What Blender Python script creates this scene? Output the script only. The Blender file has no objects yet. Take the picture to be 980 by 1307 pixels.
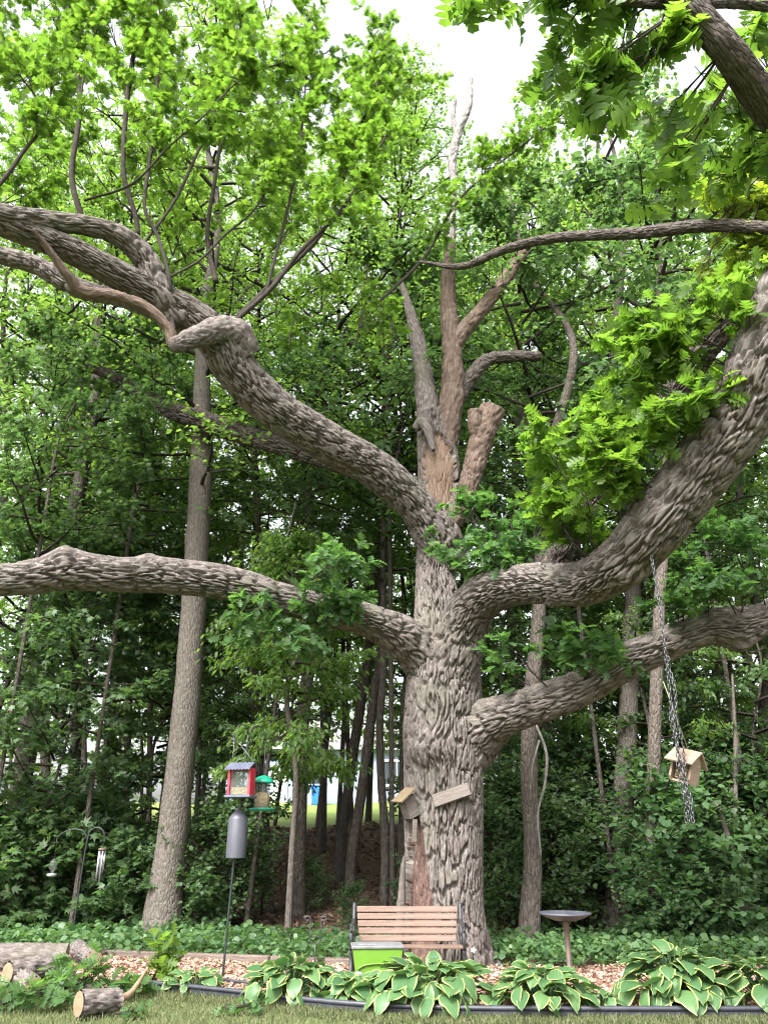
import bpy, math
import numpy as np
from mathutils import Vector, Matrix

# ------------------------------------------------------------------ camera, sky, sun, exposure
scene = bpy.context.scene
COL = scene.collection
R = math.radians
PITCH = R(23.0)
EYE = 1.45
FPX, CX, CY = 981.0, 490.0, 653.5

cam_data = bpy.data.cameras.new('camera')
cam_data.sensor_fit = 'VERTICAL'
cam_data.sensor_height = 24.0
cam_data.lens = 24.0 * FPX / 1307.0
cam_data.clip_start = 0.05
cam_data.clip_end = 3000
cam = bpy.data.objects.new('camera', cam_data)
cam.location = (0, 0, EYE)
cam.rotation_euler = (R(90) + PITCH, 0, 0)
COL.objects.link(cam)
scene.camera = cam

SUN_EL, SUN_AZ = R(48), R(208)      # compass azimuth, 0 = +Y, clockwise
world = bpy.data.worlds.new('World')
scene.world = world
world.use_nodes = True
wn = world.node_tree
wn.nodes.clear()
w_out = wn.nodes.new('ShaderNodeOutputWorld')
w_bg = wn.nodes.new('ShaderNodeBackground')
w_sky = wn.nodes.new('ShaderNodeTexSky')
w_sky.sky_type = 'NISHITA'
w_sky.sun_disc = False
w_sky.sun_elevation = SUN_EL
w_sky.sun_rotation = SUN_AZ
w_sky.air_density = 1.0
w_sky.dust_density = 6.0
w_sky.ozone_density = 1.0
w_hs = wn.nodes.new('ShaderNodeHueSaturation')
w_hs.inputs['Saturation'].default_value = 0.22     # bright thin overcast
wn.links.new(w_sky.outputs[0], w_hs.inputs['Color'])
wn.links.new(w_hs.outputs[0], w_bg.inputs['Color'])
w_bg.inputs['Strength'].default_value = 0.15
wn.links.new(w_bg.outputs[0], w_out.inputs['Surface'])

sun_data = bpy.data.lights.new('sun', 'SUN')
sun_data.energy = 1.5
sun_data.angle = R(14)
sun_data.color = (1.0, 0.965, 0.91)
sun = bpy.data.objects.new('sun', sun_data)
sd = Vector((math.sin(SUN_AZ) * math.cos(SUN_EL), math.cos(SUN_AZ) * math.cos(SUN_EL), math.sin(SUN_EL)))
sun.rotation_euler = sd.to_track_quat('Z', 'Y').to_euler()
sun.location = (0, 0, 40)
COL.objects.link(sun)

scene.view_settings.view_transform = 'Standard'
scene.view_settings.look = 'None'
scene.view_settings.gamma = 1.0
scene.view_settings.exposure = 2.2
scene.render.engine = 'CYCLES'
cy = scene.cycles
cy.max_bounces = 7
cy.diffuse_bounces = 4
cy.glossy_bounces = 2
cy.transmission_bounces = 4
cy.transparent_max_bounces = 6
cy.caustics_reflective = False
cy.caustics_refractive = False
scene.cycles.filter_width = 1.2
cy.use_denoising = True
cy.denoising_input_passes = 'RGB_ALBEDO_NORMAL'
cy.use_adaptive_sampling = True
cy.adaptive_threshold = 0.008

# ------------------------------------------------------------------ helpers
CP, SP = math.cos(PITCH), math.sin(PITCH)


def at(px, py, Y):
    """World point seen at photograph pixel (px, py) standing Y metres ahead."""
    a, b = (px - CX) / FPX, -(py - CY) / FPX
    d = np.array((a, CP - b * SP, SP + b * CP))
    t = Y / d[1]
    return np.array((0, 0, EYE)) + d * t


def depth(P):
    return P[1] * CP + (P[2] - EYE) * SP


def mpp(P):
    return depth(P) / FPX


def ground_z(x, y):
    x = np.asarray(x, float); y = np.asarray(y, float)
    t = np.clip((y - 13.0) / 11.5, 0, 1)
    z = 1.75 * t * t * (3 - 2 * t)
    z = z + 1.5 * np.clip((y - 24.5) / 21.0, 0, 1)
    z = z + 0.06 * np.sin(x * 0.9 + 1.3) * np.clip((y - 13) / 3, 0, 1) + 0.04 * np.sin(x * 2.1 + y * 1.7) * np.clip((y - 13) / 3, 0, 1)
    return z


def hsh(ix, iy, iz, seed):
    with np.errstate(over='ignore'):
        h = (ix.astype(np.int64) * 374761393 + iy.astype(np.int64) * 668265263 + iz.astype(np.int64) * 2147483647 + seed * 974634777) & 0xFFFFFFFF
        h = ((h ^ (h >> 13)) * 1274126177) & 0xFFFFFFFF
        h = ((h ^ (h >> 16)) * 2246822519) & 0xFFFFFFFF
        h = h ^ (h >> 15)
    return (h & 0xFFFFFF) / float(0x1000000)


def vnoise(p, seed=0):
    i = np.floor(p).astype(np.int64); f = p - i
    f = f * f * (3 - 2 * f)
    out = 0
    for dx in (0, 1):
        for dy in (0, 1):
            for dz in (0, 1):
                w = (f[:, 0] if dx else 1 - f[:, 0]) * (f[:, 1] if dy else 1 - f[:, 1]) * (f[:, 2] if dz else 1 - f[:, 2])
                out = out + w * hsh(i[:, 0] + dx, i[:, 1] + dy, i[:, 2] + dz, seed)
    return out


def voro(u, v, nu, seed):
    iu = np.floor(u).astype(np.int64); iv = np.floor(v).astype(np.int64)
    f1 = np.full(u.shape, 9.0); f2 = np.full(u.shape, 9.0)
    z = np.zeros_like(iu)
    for du in (-1, 0, 1):
        for dv in (-1, 0, 1):
            cu = iu + du; cv = iv + dv
            cw = np.mod(cu, nu)
            x = cu + 0.1 + 0.8 * hsh(cw, cv, z, seed); y = cv + 0.1 + 0.8 * hsh(cw, cv, z + 1, seed)
            d = np.hypot(x - u, y - v)
            m = d < f1
            f2 = np.where(m, f1, np.minimum(f2, d)); f1 = np.where(m, d, f1)
    return f1, f2


def catmull(ctrl, step):
    """ctrl (N,k): resample every column along a centripetal-ish curve, about `step` metres apart (first 3 columns are xyz)."""
    c = np.asarray(ctrl, float)
    c = np.vstack((2 * c[0] - c[1], c, 2 * c[-1] - c[-2]))
    out = []
    for i in range(1, len(c) - 2):
        n = max(1, int(np.linalg.norm(c[i + 1, :3] - c[i, :3]) / step))
        t = (np.arange(n) / n)[:, None]
        p0, p1, p2, p3 = c[i - 1], c[i], c[i + 1], c[i + 2]
        out.append(0.5 * (2 * p1 + (p2 - p0) * t + (2 * p0 - 5 * p1 + 4 * p2 - p3) * t ** 2 + (3 * p1 - p0 - 3 * p2 + p3) * t ** 3))
    out.append(c[-2][None])
    r = np.vstack(out)
    r[:, 3:] = np.maximum(r[:, 3:], 1e-4)
    return r


def frames(P):
    T = np.gradient(P, axis=0)
    T /= np.linalg.norm(T, axis=1)[:, None] + 1e-12
    ref = np.array((0.02, 1.0, 0.03))
    if abs(T[0] @ ref) > 0.9:
        ref = np.array((0.0, 0.1, 1.0))
    N = np.zeros_like(P)
    n = ref - T[0] * (ref @ T[0])
    for i in range(len(P)):
        n = n - T[i] * (n @ T[i]); n /= np.linalg.norm(n) + 1e-12
        N[i] = n
    return T, N, np.cross(T, N)


def tube(P, rad, seg, bark=None, caps=True, rough=0.0, seed=0, shape=None):
    """Tube with duplicated seam column (uv in metres). bark = (cell width, cell length, relief) cuts furrows into the mesh."""
    P = np.asarray(P, float); rad = np.asarray(rad, float)
    n = len(P)
    T, N, B = frames(P)
    s = np.concatenate(([0], np.cumsum(np.linalg.norm(np.diff(P, axis=0), axis=1))))
    th = np.linspace(0, 2 * np.pi, seg + 1)
    th[-1] = 2 * np.pi
    c, sn = np.cos(th), np.sin(th)
    D = N[:, None, :] * c[None, :, None] + B[:, None, :] * sn[None, :, None]
    rr = np.repeat(rad[:, None], seg + 1, 1)
    TH = np.repeat(th[None], n, 0); SS = np.repeat(s[:, None], seg + 1, 1)
    if rough:
        q = (P[:, None, :] + D * rr[..., None]).reshape(-1, 3)
        rm = float(np.median(rad))
        l = vnoise(q / (rm * 1.6 + 1e-6), seed + 5) + 0.5 * vnoise(q / (rm * 0.7 + 1e-6), seed + 6) - 0.75
        rr = rr + (l.reshape(rr.shape)) * rough * rr
    if shape is not None:
        rr = shape(P[:, None, :] + D * rr[..., None], rr, TH, SS)
    crease = None
    if bark:
        cw, cl, rel = bark[:3]
        nu = max(6, int(round(2 * np.pi * float(np.median(rad)) / cw)))
        q = np.stack((np.cos(TH) * nu / 7, np.sin(TH) * nu / 7, SS / cl * 0.9), -1).reshape(-1, 3)
        w1 = vnoise(q, seed + 1).reshape(TH.shape) - 0.5
        w2 = vnoise(q * 2.3, seed + 2).reshape(TH.shape) - 0.5
        u = TH / (2 * np.pi) * nu + w1 * 2.6 + w2 * 0.9
        v = SS / cl + w2 * 0.5
        f1, f2 = voro(u, v, nu, seed + 3)
        g = np.clip((f2 - f1 - 0.13) / 0.12, 0, 1); g = g * (2 - g)
        f1b, f2b = voro(u * 2.0, v * 1.7, nu * 2, seed + 4)
        g2 = np.clip((f2b - f1b) / 0.5, 0, 1)
        hgt = g * 0.9 + g * np.minimum(1, g2 * 2.6) * 0.18
        amt = bark[3](P[:, None, :] + D * rr[..., None]) if len(bark) > 3 else 1.0
        rr = rr + (hgt - 0.75) * np.minimum(rel, rad[:, None] * 0.26) * amt
        crease = hgt
    V = P[:, None, :] + D * rr[..., None]
    verts = V.reshape(-1, 3)
    uv = np.stack((TH * float(np.median(rad)), SS), -1).reshape(-1, 2)
    i = np.arange(n - 1)[:, None]; j = np.arange(seg)[None, :]
    a = i * (seg + 1) + j
    F = np.stack((a, a + 1, a + seg + 2, a + seg + 1), -1).reshape(-1, 4)
    tris = np.zeros((0, 3), int)
    if caps:
        k = len(verts)
        verts = np.vstack((verts, P[:1], P[-1:])); uv = np.vstack((uv, uv[:1], uv[-1:]))
        jj = np.arange(seg); b = (n - 1) * (seg + 1)
        tris = np.vstack((np.stack((np.full(seg, k), jj + 1, jj), -1), np.stack((np.full(seg, k + 1), b + jj, b + jj + 1), -1)))
    return verts, F, tris, uv, crease


class MB:
    """Collects vertices and faces (any size) for one mesh."""
    def __init__(s):
        s.v = []; s.q = []; s.t = []; s.uv = []; s.n = 0; s.qm = []; s.tm = []; s.att = []

    def add(s, v, q=None, t=None, uv=None, m=0, att=None):
        v = np.asarray(v, float)
        s.v.append(v)
        s.uv.append(np.zeros((len(v), 2)) if uv is None else uv)
        s.att.append(np.zeros(len(v)) if att is None else att)
        if q is not None and len(q):
            q = np.asarray(q, int); s.q.append(q + s.n); s.qm.append(np.broadcast_to(m, len(q)))
        if t is not None and len(t):
            t = np.asarray(t, int); s.t.append(t + s.n); s.tm.append(np.broadcast_to(m, len(t)))
        s.n += len(v)
        return s

    def tube(s, P, rad, seg=6, m=0, caps=True, **k):
        rad = np.broadcast_to(np.asarray(rad, float), len(P))
        v, q, t, uv, cr = tube(P, rad, seg, caps=caps, **k)
        return s.add(v, q, t, uv, m)

    def box(s, c, size, M=None, m=0, bev=0.0):
        hx, hy, hz = (x / 2 for x in size)
        if bev <= 0:
            v = np.array([(x, y, z) for x in (-hx, hx) for y in (-hy, hy) for z in (-hz, hz)])
            q = [(0, 1, 3, 2), (4, 6, 7, 5), (0, 4, 5, 1), (2, 3, 7, 6), (0, 2, 6, 4), (1, 5, 7, 3)]
            t = None
        else:
            v = []; idx = {}
            for sx in (-1, 1):
                for sy in (-1, 1):
                    for sz in (-1, 1):
                        for ax in range(3):
                            p = [sx * hx, sy * hy, sz * hz]
                            for k, sg in enumerate((sx, sy, sz)):
                                if k != ax:
                                    p[k] -= sg * bev
                            idx[(sx, sy, sz, ax)] = len(v); v.append(p)
            q = []; t = []
            sg = (-1, 1)
            for ax in range(3):
                o = [k for k in range(3) if k != ax]
                for s0 in sg:
                    ring = []
                    for (a, b) in ((-1, -1), (1, -1), (1, 1), (-1, 1)):
                        k = [0, 0, 0]; k[ax] = s0; k[o[0]] = a; k[o[1]] = b
                        ring.append(idx[(k[0], k[1], k[2], ax)])
                    flip = (s0 > 0) == (ax != 1)
                    q.append(ring if flip else ring[::-1])
            for ax in range(3):          # edges along ax
                o = [k for k in range(3) if k != ax]
                for a in sg:
                    for b in sg:
                        k0 = [0, 0, 0]; k0[ax] = -1; k0[o[0]] = a; k0[o[1]] = b
                        k1 = list(k0); k1[ax] = 1
                        r = [idx[(*k0, o[0])], idx[(*k0, o[1])], idx[(*k1, o[1])], idx[(*k1, o[0])]]
                        flip = (a * b > 0) == (ax == 1)
                        q.append(r if flip else r[::-1])
            for sx in sg:
                for sy in sg:
                    for sz in sg:
                        r = [idx[(sx, sy, sz, k)] for k in range(3)]
                        t.append(r if sx * sy * sz > 0 else r[::-1])
            v = np.array(v)
        if M is not None:
            v = v @ np.asarray(M)[:3, :3].T
        return s.add(v + np.asarray(c), q, t, None, m)

    def lathe(s, prof, seg=20, c=(0, 0, 0), m=0):
        prof = np.asarray(prof, float); n = len(prof)
        th = np.linspace(0, 2 * np.pi, seg, endpoint=False)
        v = np.stack((prof[:, None, 0] * np.cos(th), prof[:, None, 0] * np.sin(th), np.repeat(prof[:, 1:2], seg, 1)), -1).reshape(-1, 3)
        i = np.arange(n - 1)[:, None] * seg; j = np.arange(seg)[None]; k = (j + 1) % seg
        q = np.stack((i + j, i + k, i + seg + k, i + seg + j), -1).reshape(-1, 4)
        return s.add(v + np.asarray(c), q, None, None, m)

    def mesh(s, name, mats, smooth=True, attname=None):
        me = bpy.data.meshes.new(name)
        v = np.vstack(s.v) if s.v else np.zeros((0, 3))
        q = np.vstack(s.q) if s.q else np.zeros((0, 4), int)
        t = np.vstack(s.t) if s.t else np.zeros((0, 3), int)
        mi = np.concatenate([*s.qm, *s.tm]) if (s.qm or s.tm) else np.zeros(0, int)
        li = np.concatenate((q.ravel(), t.ravel())).astype(np.int32)
        me.vertices.add(len(v)); me.vertices.foreach_set('co', v.astype(np.float32).ravel())
        me.loops.add(len(li)); me.loops.foreach_set('vertex_index', li)
        nf = len(q) + len(t)
        ls = np.concatenate((np.arange(len(q)) * 4, len(q) * 4 + np.arange(len(t)) * 3)).astype(np.int32)
        me.polygons.add(nf); me.polygons.foreach_set('loop_start', ls)
        me.polygons.foreach_set('material_index', mi.astype(np.int32))
        me.polygons.foreach_set('use_smooth', np.full(nf, smooth))
        uvl = me.uv_layers.new(name='UVMap')
        uvl.data.foreach_set('uv', np.vstack(s.uv)[li].astype(np.float32).ravel())
        if attname:
            a = me.attributes.new(attname, 'FLOAT', 'POINT')
            a.data.foreach_set('value', np.concatenate(s.att).astype(np.float32))
        me.update(calc_edges=True)
        me.validate()
        for m in (mats if isinstance(mats, (list, tuple)) else [mats]):
            me.materials.append(m)
        return me


def link(name, me, parent=None, loc=None, rot=None, scale=None, kind=None, label=None):
    o = bpy.data.objects.new(name, me)
    COL.objects.link(o)
    if parent is not None:
        o.parent = parent
    if loc is not None:
        o.location = tuple(float(x) for x in loc)
    if rot is not None:
        o.rotation_euler = rot
    if scale is not None:
        o.scale = (scale,) * 3 if np.isscalar(scale) else scale
    if kind:
        o['kind'] = kind
    if label:
        o['label'] = label
    return o


def thing(name, label, cat, loc=(0, 0, 0), rotz=0.0, group=None, me=None):
    o = link(name, me, loc=loc, rot=(0, 0, rotz))
    if me is None:
        o.empty_display_size = 0.2
    o['label'] = label; o['category'] = cat
    if group:
        o['group'] = group
    return o


def structure(name, me):
    return link(name, me, kind='structure')


# ------------------------------------------------------------------ materials
def mat(name):
    m = bpy.data.materials.new(name); m.use_nodes = True
    nt = m.node_tree; nt.nodes.clear()
    out = nt.nodes.new('ShaderNodeOutputMaterial')
    return m, nt, out


def N(nt, typ, **k):
    n = nt.nodes.new(typ)
    for a, v in k.items():
        if a.startswith('_'):
            setattr(n, a[1:], v)
        else:
            key = a.replace('__', ' ')
            n.inputs[key].default_value = v
    return n


def ramp(nt, stops, interp='LINEAR'):
    r = nt.nodes.new('ShaderNodeValToRGB')
    cr = r.color_ramp; cr.interpolation = interp
    while len(cr.elements) < len(stops):
        cr.elements.new(0.5)
    for e, (p, c) in zip(cr.elements, stops):
        e.position = p; e.color = (*c, 1)
    return r


def coords(nt, src='Object', scale=(1, 1, 1)):
    tc = nt.nodes.new('ShaderNodeTexCoord'); mp = nt.nodes.new('ShaderNodeMapping')
    mp.inputs['Scale'].default_value = scale
    nt.links.new(tc.outputs[src], mp.inputs['Vector'])
    return mp.outputs[0]


def surface(name, stops, scale=8.0, src='Object', stretch=(1, 1, 1), rough=0.8, bump=0.3, bscale=None, spec=0.3, detail=5.0, metal=0.0, bdist=0.01):
    """A noise-mottled solid: colours along `stops`, fine relief from a second noise."""
    m, nt, out = mat(name)
    v = coords(nt, src, stretch)
    n1 = N(nt, 'ShaderNodeTexNoise', Scale=scale, Detail=detail, Roughness=0.6)
    nt.links.new(v, n1.inputs['Vector'])
    r = ramp(nt, stops)
    nt.links.new(n1.outputs['Fac'], r.inputs[0])
    b = N(nt, 'ShaderNodeBsdfPrincipled', Roughness=rough, Metallic=metal)
    b.inputs['Specular IOR Level'].default_value = spec
    nt.links.new(r.outputs[0], b.inputs['Base Color'])
    if bump:
        n2 = N(nt, 'ShaderNodeTexNoise', Scale=bscale or scale * 3, Detail=4.0)
        nt.links.new(v, n2.inputs['Vector'])
        bp = N(nt, 'ShaderNodeBump', Strength=bump, Distance=bdist)
        nt.links.new(n2.outputs['Fac'], bp.inputs['Height'])
        nt.links.new(bp.outputs[0], b.inputs['Normal'])
    nt.links.new(b.outputs[0], out.inputs['Surface'])
    return m


def bark_mat(name, dark, mid, light, moss=None, bump=0.5, furrow=None):
    """uv is in metres: x around, y along the limb."""
    m, nt, out = mat(name)
    v = coords(nt, 'UV', (1, 1, 1))
    vs = coords(nt, 'UV', (38, 9, 1))
    n1 = N(nt, 'ShaderNodeTexNoise', Scale=1.0, Detail=6.0, Roughness=0.65)
    nt.links.new(vs, n1.inputs['Vector'])
    r = ramp(nt, [(0.28, dark), (0.5, mid), (0.72, light)])
    nt.links.new(n1.outputs['Fac'], r.inputs[0])
    col = r.outputs[0]
    vo = coords(nt, 'Object', (1, 1, 1))
    n2 = N(nt, 'ShaderNodeTexNoise', Scale=1.3, Detail=4.0)
    nt.links.new(vo, n2.inputs['Vector'])
    if moss:
        rm = ramp(nt, [(0.52, (0, 0, 0)), (0.72, (0.55, 0.55, 0.55))])
        nt.links.new(n2.outputs['Fac'], rm.inputs[0])
        mx = nt.nodes.new('ShaderNodeMixRGB'); mx.inputs[2].default_value = (*moss, 1)
        nt.links.new(rm.outputs[0], mx.inputs[0]); nt.links.new(col, mx.inputs[1]); col = mx.outputs[0]
    b = N(nt, 'ShaderNodeBsdfPrincipled', Roughness=0.9)
    b.inputs['Specular IOR Level'].default_value = 0.15
    nt.links.new(col, b.inputs['Base Color'])
    h = n1.outputs['Fac']
    if furrow:
        vf = coords(nt, 'UV', (1 / furrow[0], 1 / furrow[1], 1))
        nd = N(nt, 'ShaderNodeTexNoise', Scale=0.8, Detail=2.0)
        nt.links.new(vf, nd.inputs['Vector'])
        mv = nt.nodes.new('ShaderNodeMixRGB'); mv.blend_type = 'ADD'; mv.inputs[0].default_value = 0.9
        nt.links.new(vf, mv.inputs[1]); nt.links.new(nd.outputs['Color'], mv.inputs[2])
        vr = N(nt, 'ShaderNodeTexVoronoi', _feature='DISTANCE_TO_EDGE', Scale=1.0)
        nt.links.new(mv.outputs[0], vr.inputs['Vector'])
        fr = ramp(nt, [(0.0, (0, 0, 0)), (0.22, (1, 1, 1))])
        nt.links.new(vr.outputs['Distance'], fr.inputs[0])
        ad = nt.nodes.new('ShaderNodeMath'); ad.operation = 'MULTIPLY_ADD'
        ad.inputs[1].default_value = 0.4
        nt.links.new(n1.outputs['Fac'], ad.inputs[0]); nt.links.new(fr.outputs[0], ad.inputs[2])
        h = ad.outputs[0]
    bp = N(nt, 'ShaderNodeBump', Strength=bump, Distance=0.02)
    nt.links.new(h, bp.inputs['Height']); nt.links.new(bp.outputs[0], b.inputs['Normal'])
    nt.links.new(b.outputs[0], out.inputs['Surface'])
    return m


def leaf_mat(name, c0, c1, c2, tr, trans=0.5, rough=0.45, spec=0.35):
    """c0..c2: leaf to leaf colours; tr: how the transmitted light is tinted."""
    m, nt, out = mat(name)
    at_ = nt.nodes.new('ShaderNodeAttribute'); at_.attribute_name = 'tone'
    oi = nt.nodes.new('ShaderNodeObjectInfo')
    ad = nt.nodes.new('ShaderNodeMath'); ad.operation = 'MULTIPLY_ADD'
    ad.inputs[1].default_value = 0.3
    nt.links.new(oi.outputs['Random'], ad.inputs[0])
    mu = nt.nodes.new('ShaderNodeMath'); mu.operation = 'MULTIPLY'; mu.inputs[1].default_value = 0.7
    nt.links.new(at_.outputs['Fac'], mu.inputs[0]); nt.links.new(mu.outputs[0], ad.inputs[2])
    r = ramp(nt, [(0.1, c0), (0.5, c1), (0.95, c2)])
    nt.links.new(ad.outputs[0], r.inputs[0])
    b = N(nt, 'ShaderNodeBsdfPrincipled', Roughness=rough)
    b.inputs['Specular IOR Level'].default_value = spec
    nt.links.new(r.outputs[0], b.inputs['Base Color'])
    mx = nt.nodes.new('ShaderNodeMixRGB'); mx.blend_type = 'MULTIPLY'; mx.inputs[0].default_value = 1.0
    mx.inputs[2].default_value = (*tr, 1)
    nt.links.new(r.outputs[0], mx.inputs[1])
    tl = nt.nodes.new('ShaderNodeBsdfTranslucent')
    nt.links.new(mx.outputs[0], tl.inputs['Color'])
    ms = nt.nodes.new('ShaderNodeMixShader'); ms.inputs[0].default_value = trans
    nt.links.new(b.outputs[0], ms.inputs[1]); nt.links.new(tl.outputs[0], ms.inputs[2])
    nt.links.new(ms.outputs[0], out.inputs['Surface'])
    return m


M = {}
M['oak_bark'] = bark_mat('oak_bark', (0.055, 0.045, 0.041), (0.125, 0.107, 0.098), (0.235, 0.212, 0.198), moss=(0.13, 0.13, 0.1), bump=0.9)
M['twig'] = bark_mat('twig', (0.02, 0.017, 0.014), (0.037, 0.031, 0.026), (0.065, 0.055, 0.048), bump=0.3)
M['dark_limb'] = bark_mat('dark_limb', (0.045, 0.038, 0.033), (0.08, 0.067, 0.06), (0.14, 0.122, 0.11), bump=0.8, furrow=(0.03, 0.11))
M['wood_bark'] = bark_mat('wood_bark', (0.06, 0.05, 0.043), (0.105, 0.088, 0.076), (0.17, 0.148, 0.13), moss=(0.1, 0.105, 0.065), bump=0.8, furrow=(0.035, 0.15))
M['smooth_bark'] = bark_mat('smooth_bark', (0.066, 0.057, 0.049), (0.105, 0.092, 0.08), (0.16, 0.142, 0.126), bump=0.6, furrow=(0.028, 0.12))
M['dark_bark'] = bark_mat('dark_bark', (0.04, 0.035, 0.03), (0.075, 0.064, 0.056), (0.13, 0.115, 0.1), bump=0.8, furrow=(0.035, 0.14))
M['dead_wood'] = surface('dead_wood', [(0.25, (0.0468, 0.0304, 0.0235)), (0.5, (0.1092, 0.076, 0.0588)), (0.8, (0.2028, 0.156, 0.126))], 1.0, 'UV', (30, 4, 1), 0.85, 0.9, bdist=0.02)
M['pale_snag'] = surface('pale_snag', [(0.3, (0.1, 0.09, 0.085)), (0.5, (0.2, 0.185, 0.175)), (0.75, (0.33, 0.31, 0.3))], 1.0, 'UV', (18, 6, 1), 0.85, 0.8, bdist=0.02)
M['bare_wood'] = surface('bare_wood', [(0.25, (0.0936, 0.0592, 0.04)), (0.5, (0.2016, 0.1406, 0.104)), (0.8, (0.288, 0.222, 0.176))], 1.0, 'UV', (26, 3, 1), 0.8, 0.9, bdist=0.02)
M['rotten_wood'] = surface('rotten_wood', [(0.25, (0.035, 0.022, 0.018)), (0.5, (0.1, 0.062, 0.051)), (0.8, (0.21, 0.145, 0.122))], 1.0, 'UV', (22, 7, 1), 0.95, 1.0, bdist=0.03)
M['cut_wood'] = surface('cut_wood', [(0.3, (0.1581, 0.0978, 0.058)), (0.55, (0.2213, 0.1492, 0.0949)), (0.8, (0.2635, 0.1904, 0.1318))], 14.0, 'Object', rough=0.8, bump=0.2)
M['oak_leaf'] = leaf_mat('oak_leaf', (0.06, 0.115, 0.024), (0.082, 0.15, 0.028), (0.118, 0.185, 0.032), (2.15, 2.25, 1.1), 0.55)
M['oak_leaf_dark'] = leaf_mat('oak_leaf_dark', (0.05, 0.105, 0.042), (0.07, 0.135, 0.05), (0.1, 0.17, 0.055), (2.1, 2.3, 1.1), 0.48)
M['yellow_leaf'] = leaf_mat('yellow_leaf', (0.09, 0.14, 0.024), (0.125, 0.18, 0.028), (0.165, 0.21, 0.03), (2.4, 2.4, 1.0), 0.55)
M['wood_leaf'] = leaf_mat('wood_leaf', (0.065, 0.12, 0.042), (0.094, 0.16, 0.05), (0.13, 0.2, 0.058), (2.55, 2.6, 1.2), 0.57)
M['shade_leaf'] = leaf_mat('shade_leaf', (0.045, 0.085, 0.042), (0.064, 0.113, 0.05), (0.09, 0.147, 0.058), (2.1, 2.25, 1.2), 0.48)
M['pale_leaf'] = leaf_mat('pale_leaf', (0.06, 0.125, 0.055), (0.09, 0.165, 0.07), (0.13, 0.21, 0.085), (1.7, 1.9, 1.0), 0.4)

# ------------------------------------------------------------------ leaf templates and scattering
def tpl_simple(w=0.3, fold=0.18):
    v = np.array([(0, 0, 0), (0.35, w, fold * w), (0.72, w * 0.75, fold * w), (1, 0, -0.08), (0.72, -w * 0.75, fold * w), (0.35, -w, fold * w), (0.5, 0, 0.02)])
    t = np.array([(0, 6, 1), (1, 6, 2), (2, 6, 3), (3, 6, 4), (4, 6, 5), (5, 6, 0)])
    return v, t


def tpl_diamond(w=0.32):
    v = np.array([(0, 0, 0), (0.45, w, 0.05), (1, 0, -0.06), (0.45, -w, 0.05)])
    return v, np.array([(0, 2, 1), (0, 3, 2)])


def tpl_oak():
    mid = [0.0, 0.3, 0.52, 0.73, 1.0]
    lob = [[(0.13, 0.06), (0.22, 0.25), (0.29, 0.08)], [(0.37, 0.2), (0.5, 0.42), (0.52, 0.13)], [(0.59, 0.25), (0.73, 0.4), (0.735, 0.13)], [(0.79, 0.2), (0.93, 0.22), (0.96, 0.06)]]
    v = [(x, 0, 0) for x in mid]; t = []
    for sgn in (1, -1):
        for k, l in enumerate(lob):
            b = len(v)
            v += [(x, sgn * y, 0) for x, y in l]
            tri = [(k, b, b + 1), (k, b + 1, b + 2), (k, b + 2, k + 1)]
            t += [(a, c, d) if sgn < 0 else (a, d, c) for a, c, d in tri]
    v = np.array(v)
    v[:, 2] = np.abs(v[:, 1]) * 0.22 - 0.18 * (v[:, 0] - 0.4) ** 2 * np.sign(v[:, 0] - 0.4 + 1e-9)
    return v, np.array(t)


def tpl_maple():
    ang = [(-150, 0.28), (-118, 0.22), (-85, 0.55), (-60, 0.3), (-38, 0.72), (-20, 0.42), (0, 0.95), (20, 0.42), (38, 0.72), (60, 0.3), (85, 0.55), (118, 0.22), (150, 0.28)]
    v = [(0.18, 0, 0.03)]
    for a, r in ang:
        v.append((0.18 + r * math.cos(R(a)) * 0.85, r * math.sin(R(a)) * 0.85, -0.1 * r * r))
    n = len(ang)
    t = [(0, i, i + 1) for i in range(1, n)] + [(0, n, 1)]
    return np.array(v), np.array(t)


TPL = {'simple': tpl_simple(), 'broad': tpl_simple(0.42, 0.1), 'diamond': tpl_diamond(), 'oak': tpl_oak(), 'maple': tpl_maple(), 'narrow': tpl_simple(0.2), 'blade': tpl_diamond(0.06)}


def unit(a):
    return a / (np.linalg.norm(a, axis=-1, keepdims=True) + 1e-12)


class Leaves:
    def __init__(s):
        s.p = []; s.d = []; s.n = []; s.s = []; s.t = []

    def add(s, p, d, n, size, tone):
        s.p.append(p); s.d.append(d); s.n.append(n); s.s.append(size); s.t.append(tone)

    def arrays(s):
        return [np.concatenate(x) for x in (s.p, s.d, s.n, s.s, s.t)]

    def count(s):
        return sum(len(x) for x in s.p)

    def mesh(s, name, tpl, material):
        return leaf_mesh(name, tpl, material, *s.arrays())


def leaf_basis(d, n):
    d = unit(d); n = unit(n - d * (d * n).sum(-1, keepdims=True)); side = np.cross(n, d)
    return d, side, n


def leaf_mesh(name, tpl, material, p, d, n, size, tone):
    tv, tt = TPL[tpl]
    d, side, n = leaf_basis(d, n)
    k = len(p); nv = len(tv)
    V = p[:, None] + size[:, None, None] * (tv[None, :, :1] * d[:, None] + tv[None, :, 1:2] * side[:, None] + tv[None, :, 2:] * n[:, None])
    F = (tt[None] + (np.arange(k) * nv)[:, None, None]).reshape(-1, 3)
    b = MB(); b.add(V.reshape(-1, 3), None, F, None, 0, np.repeat(tone, nv))
    return b.mesh(name, material, True, 'tone')


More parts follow.
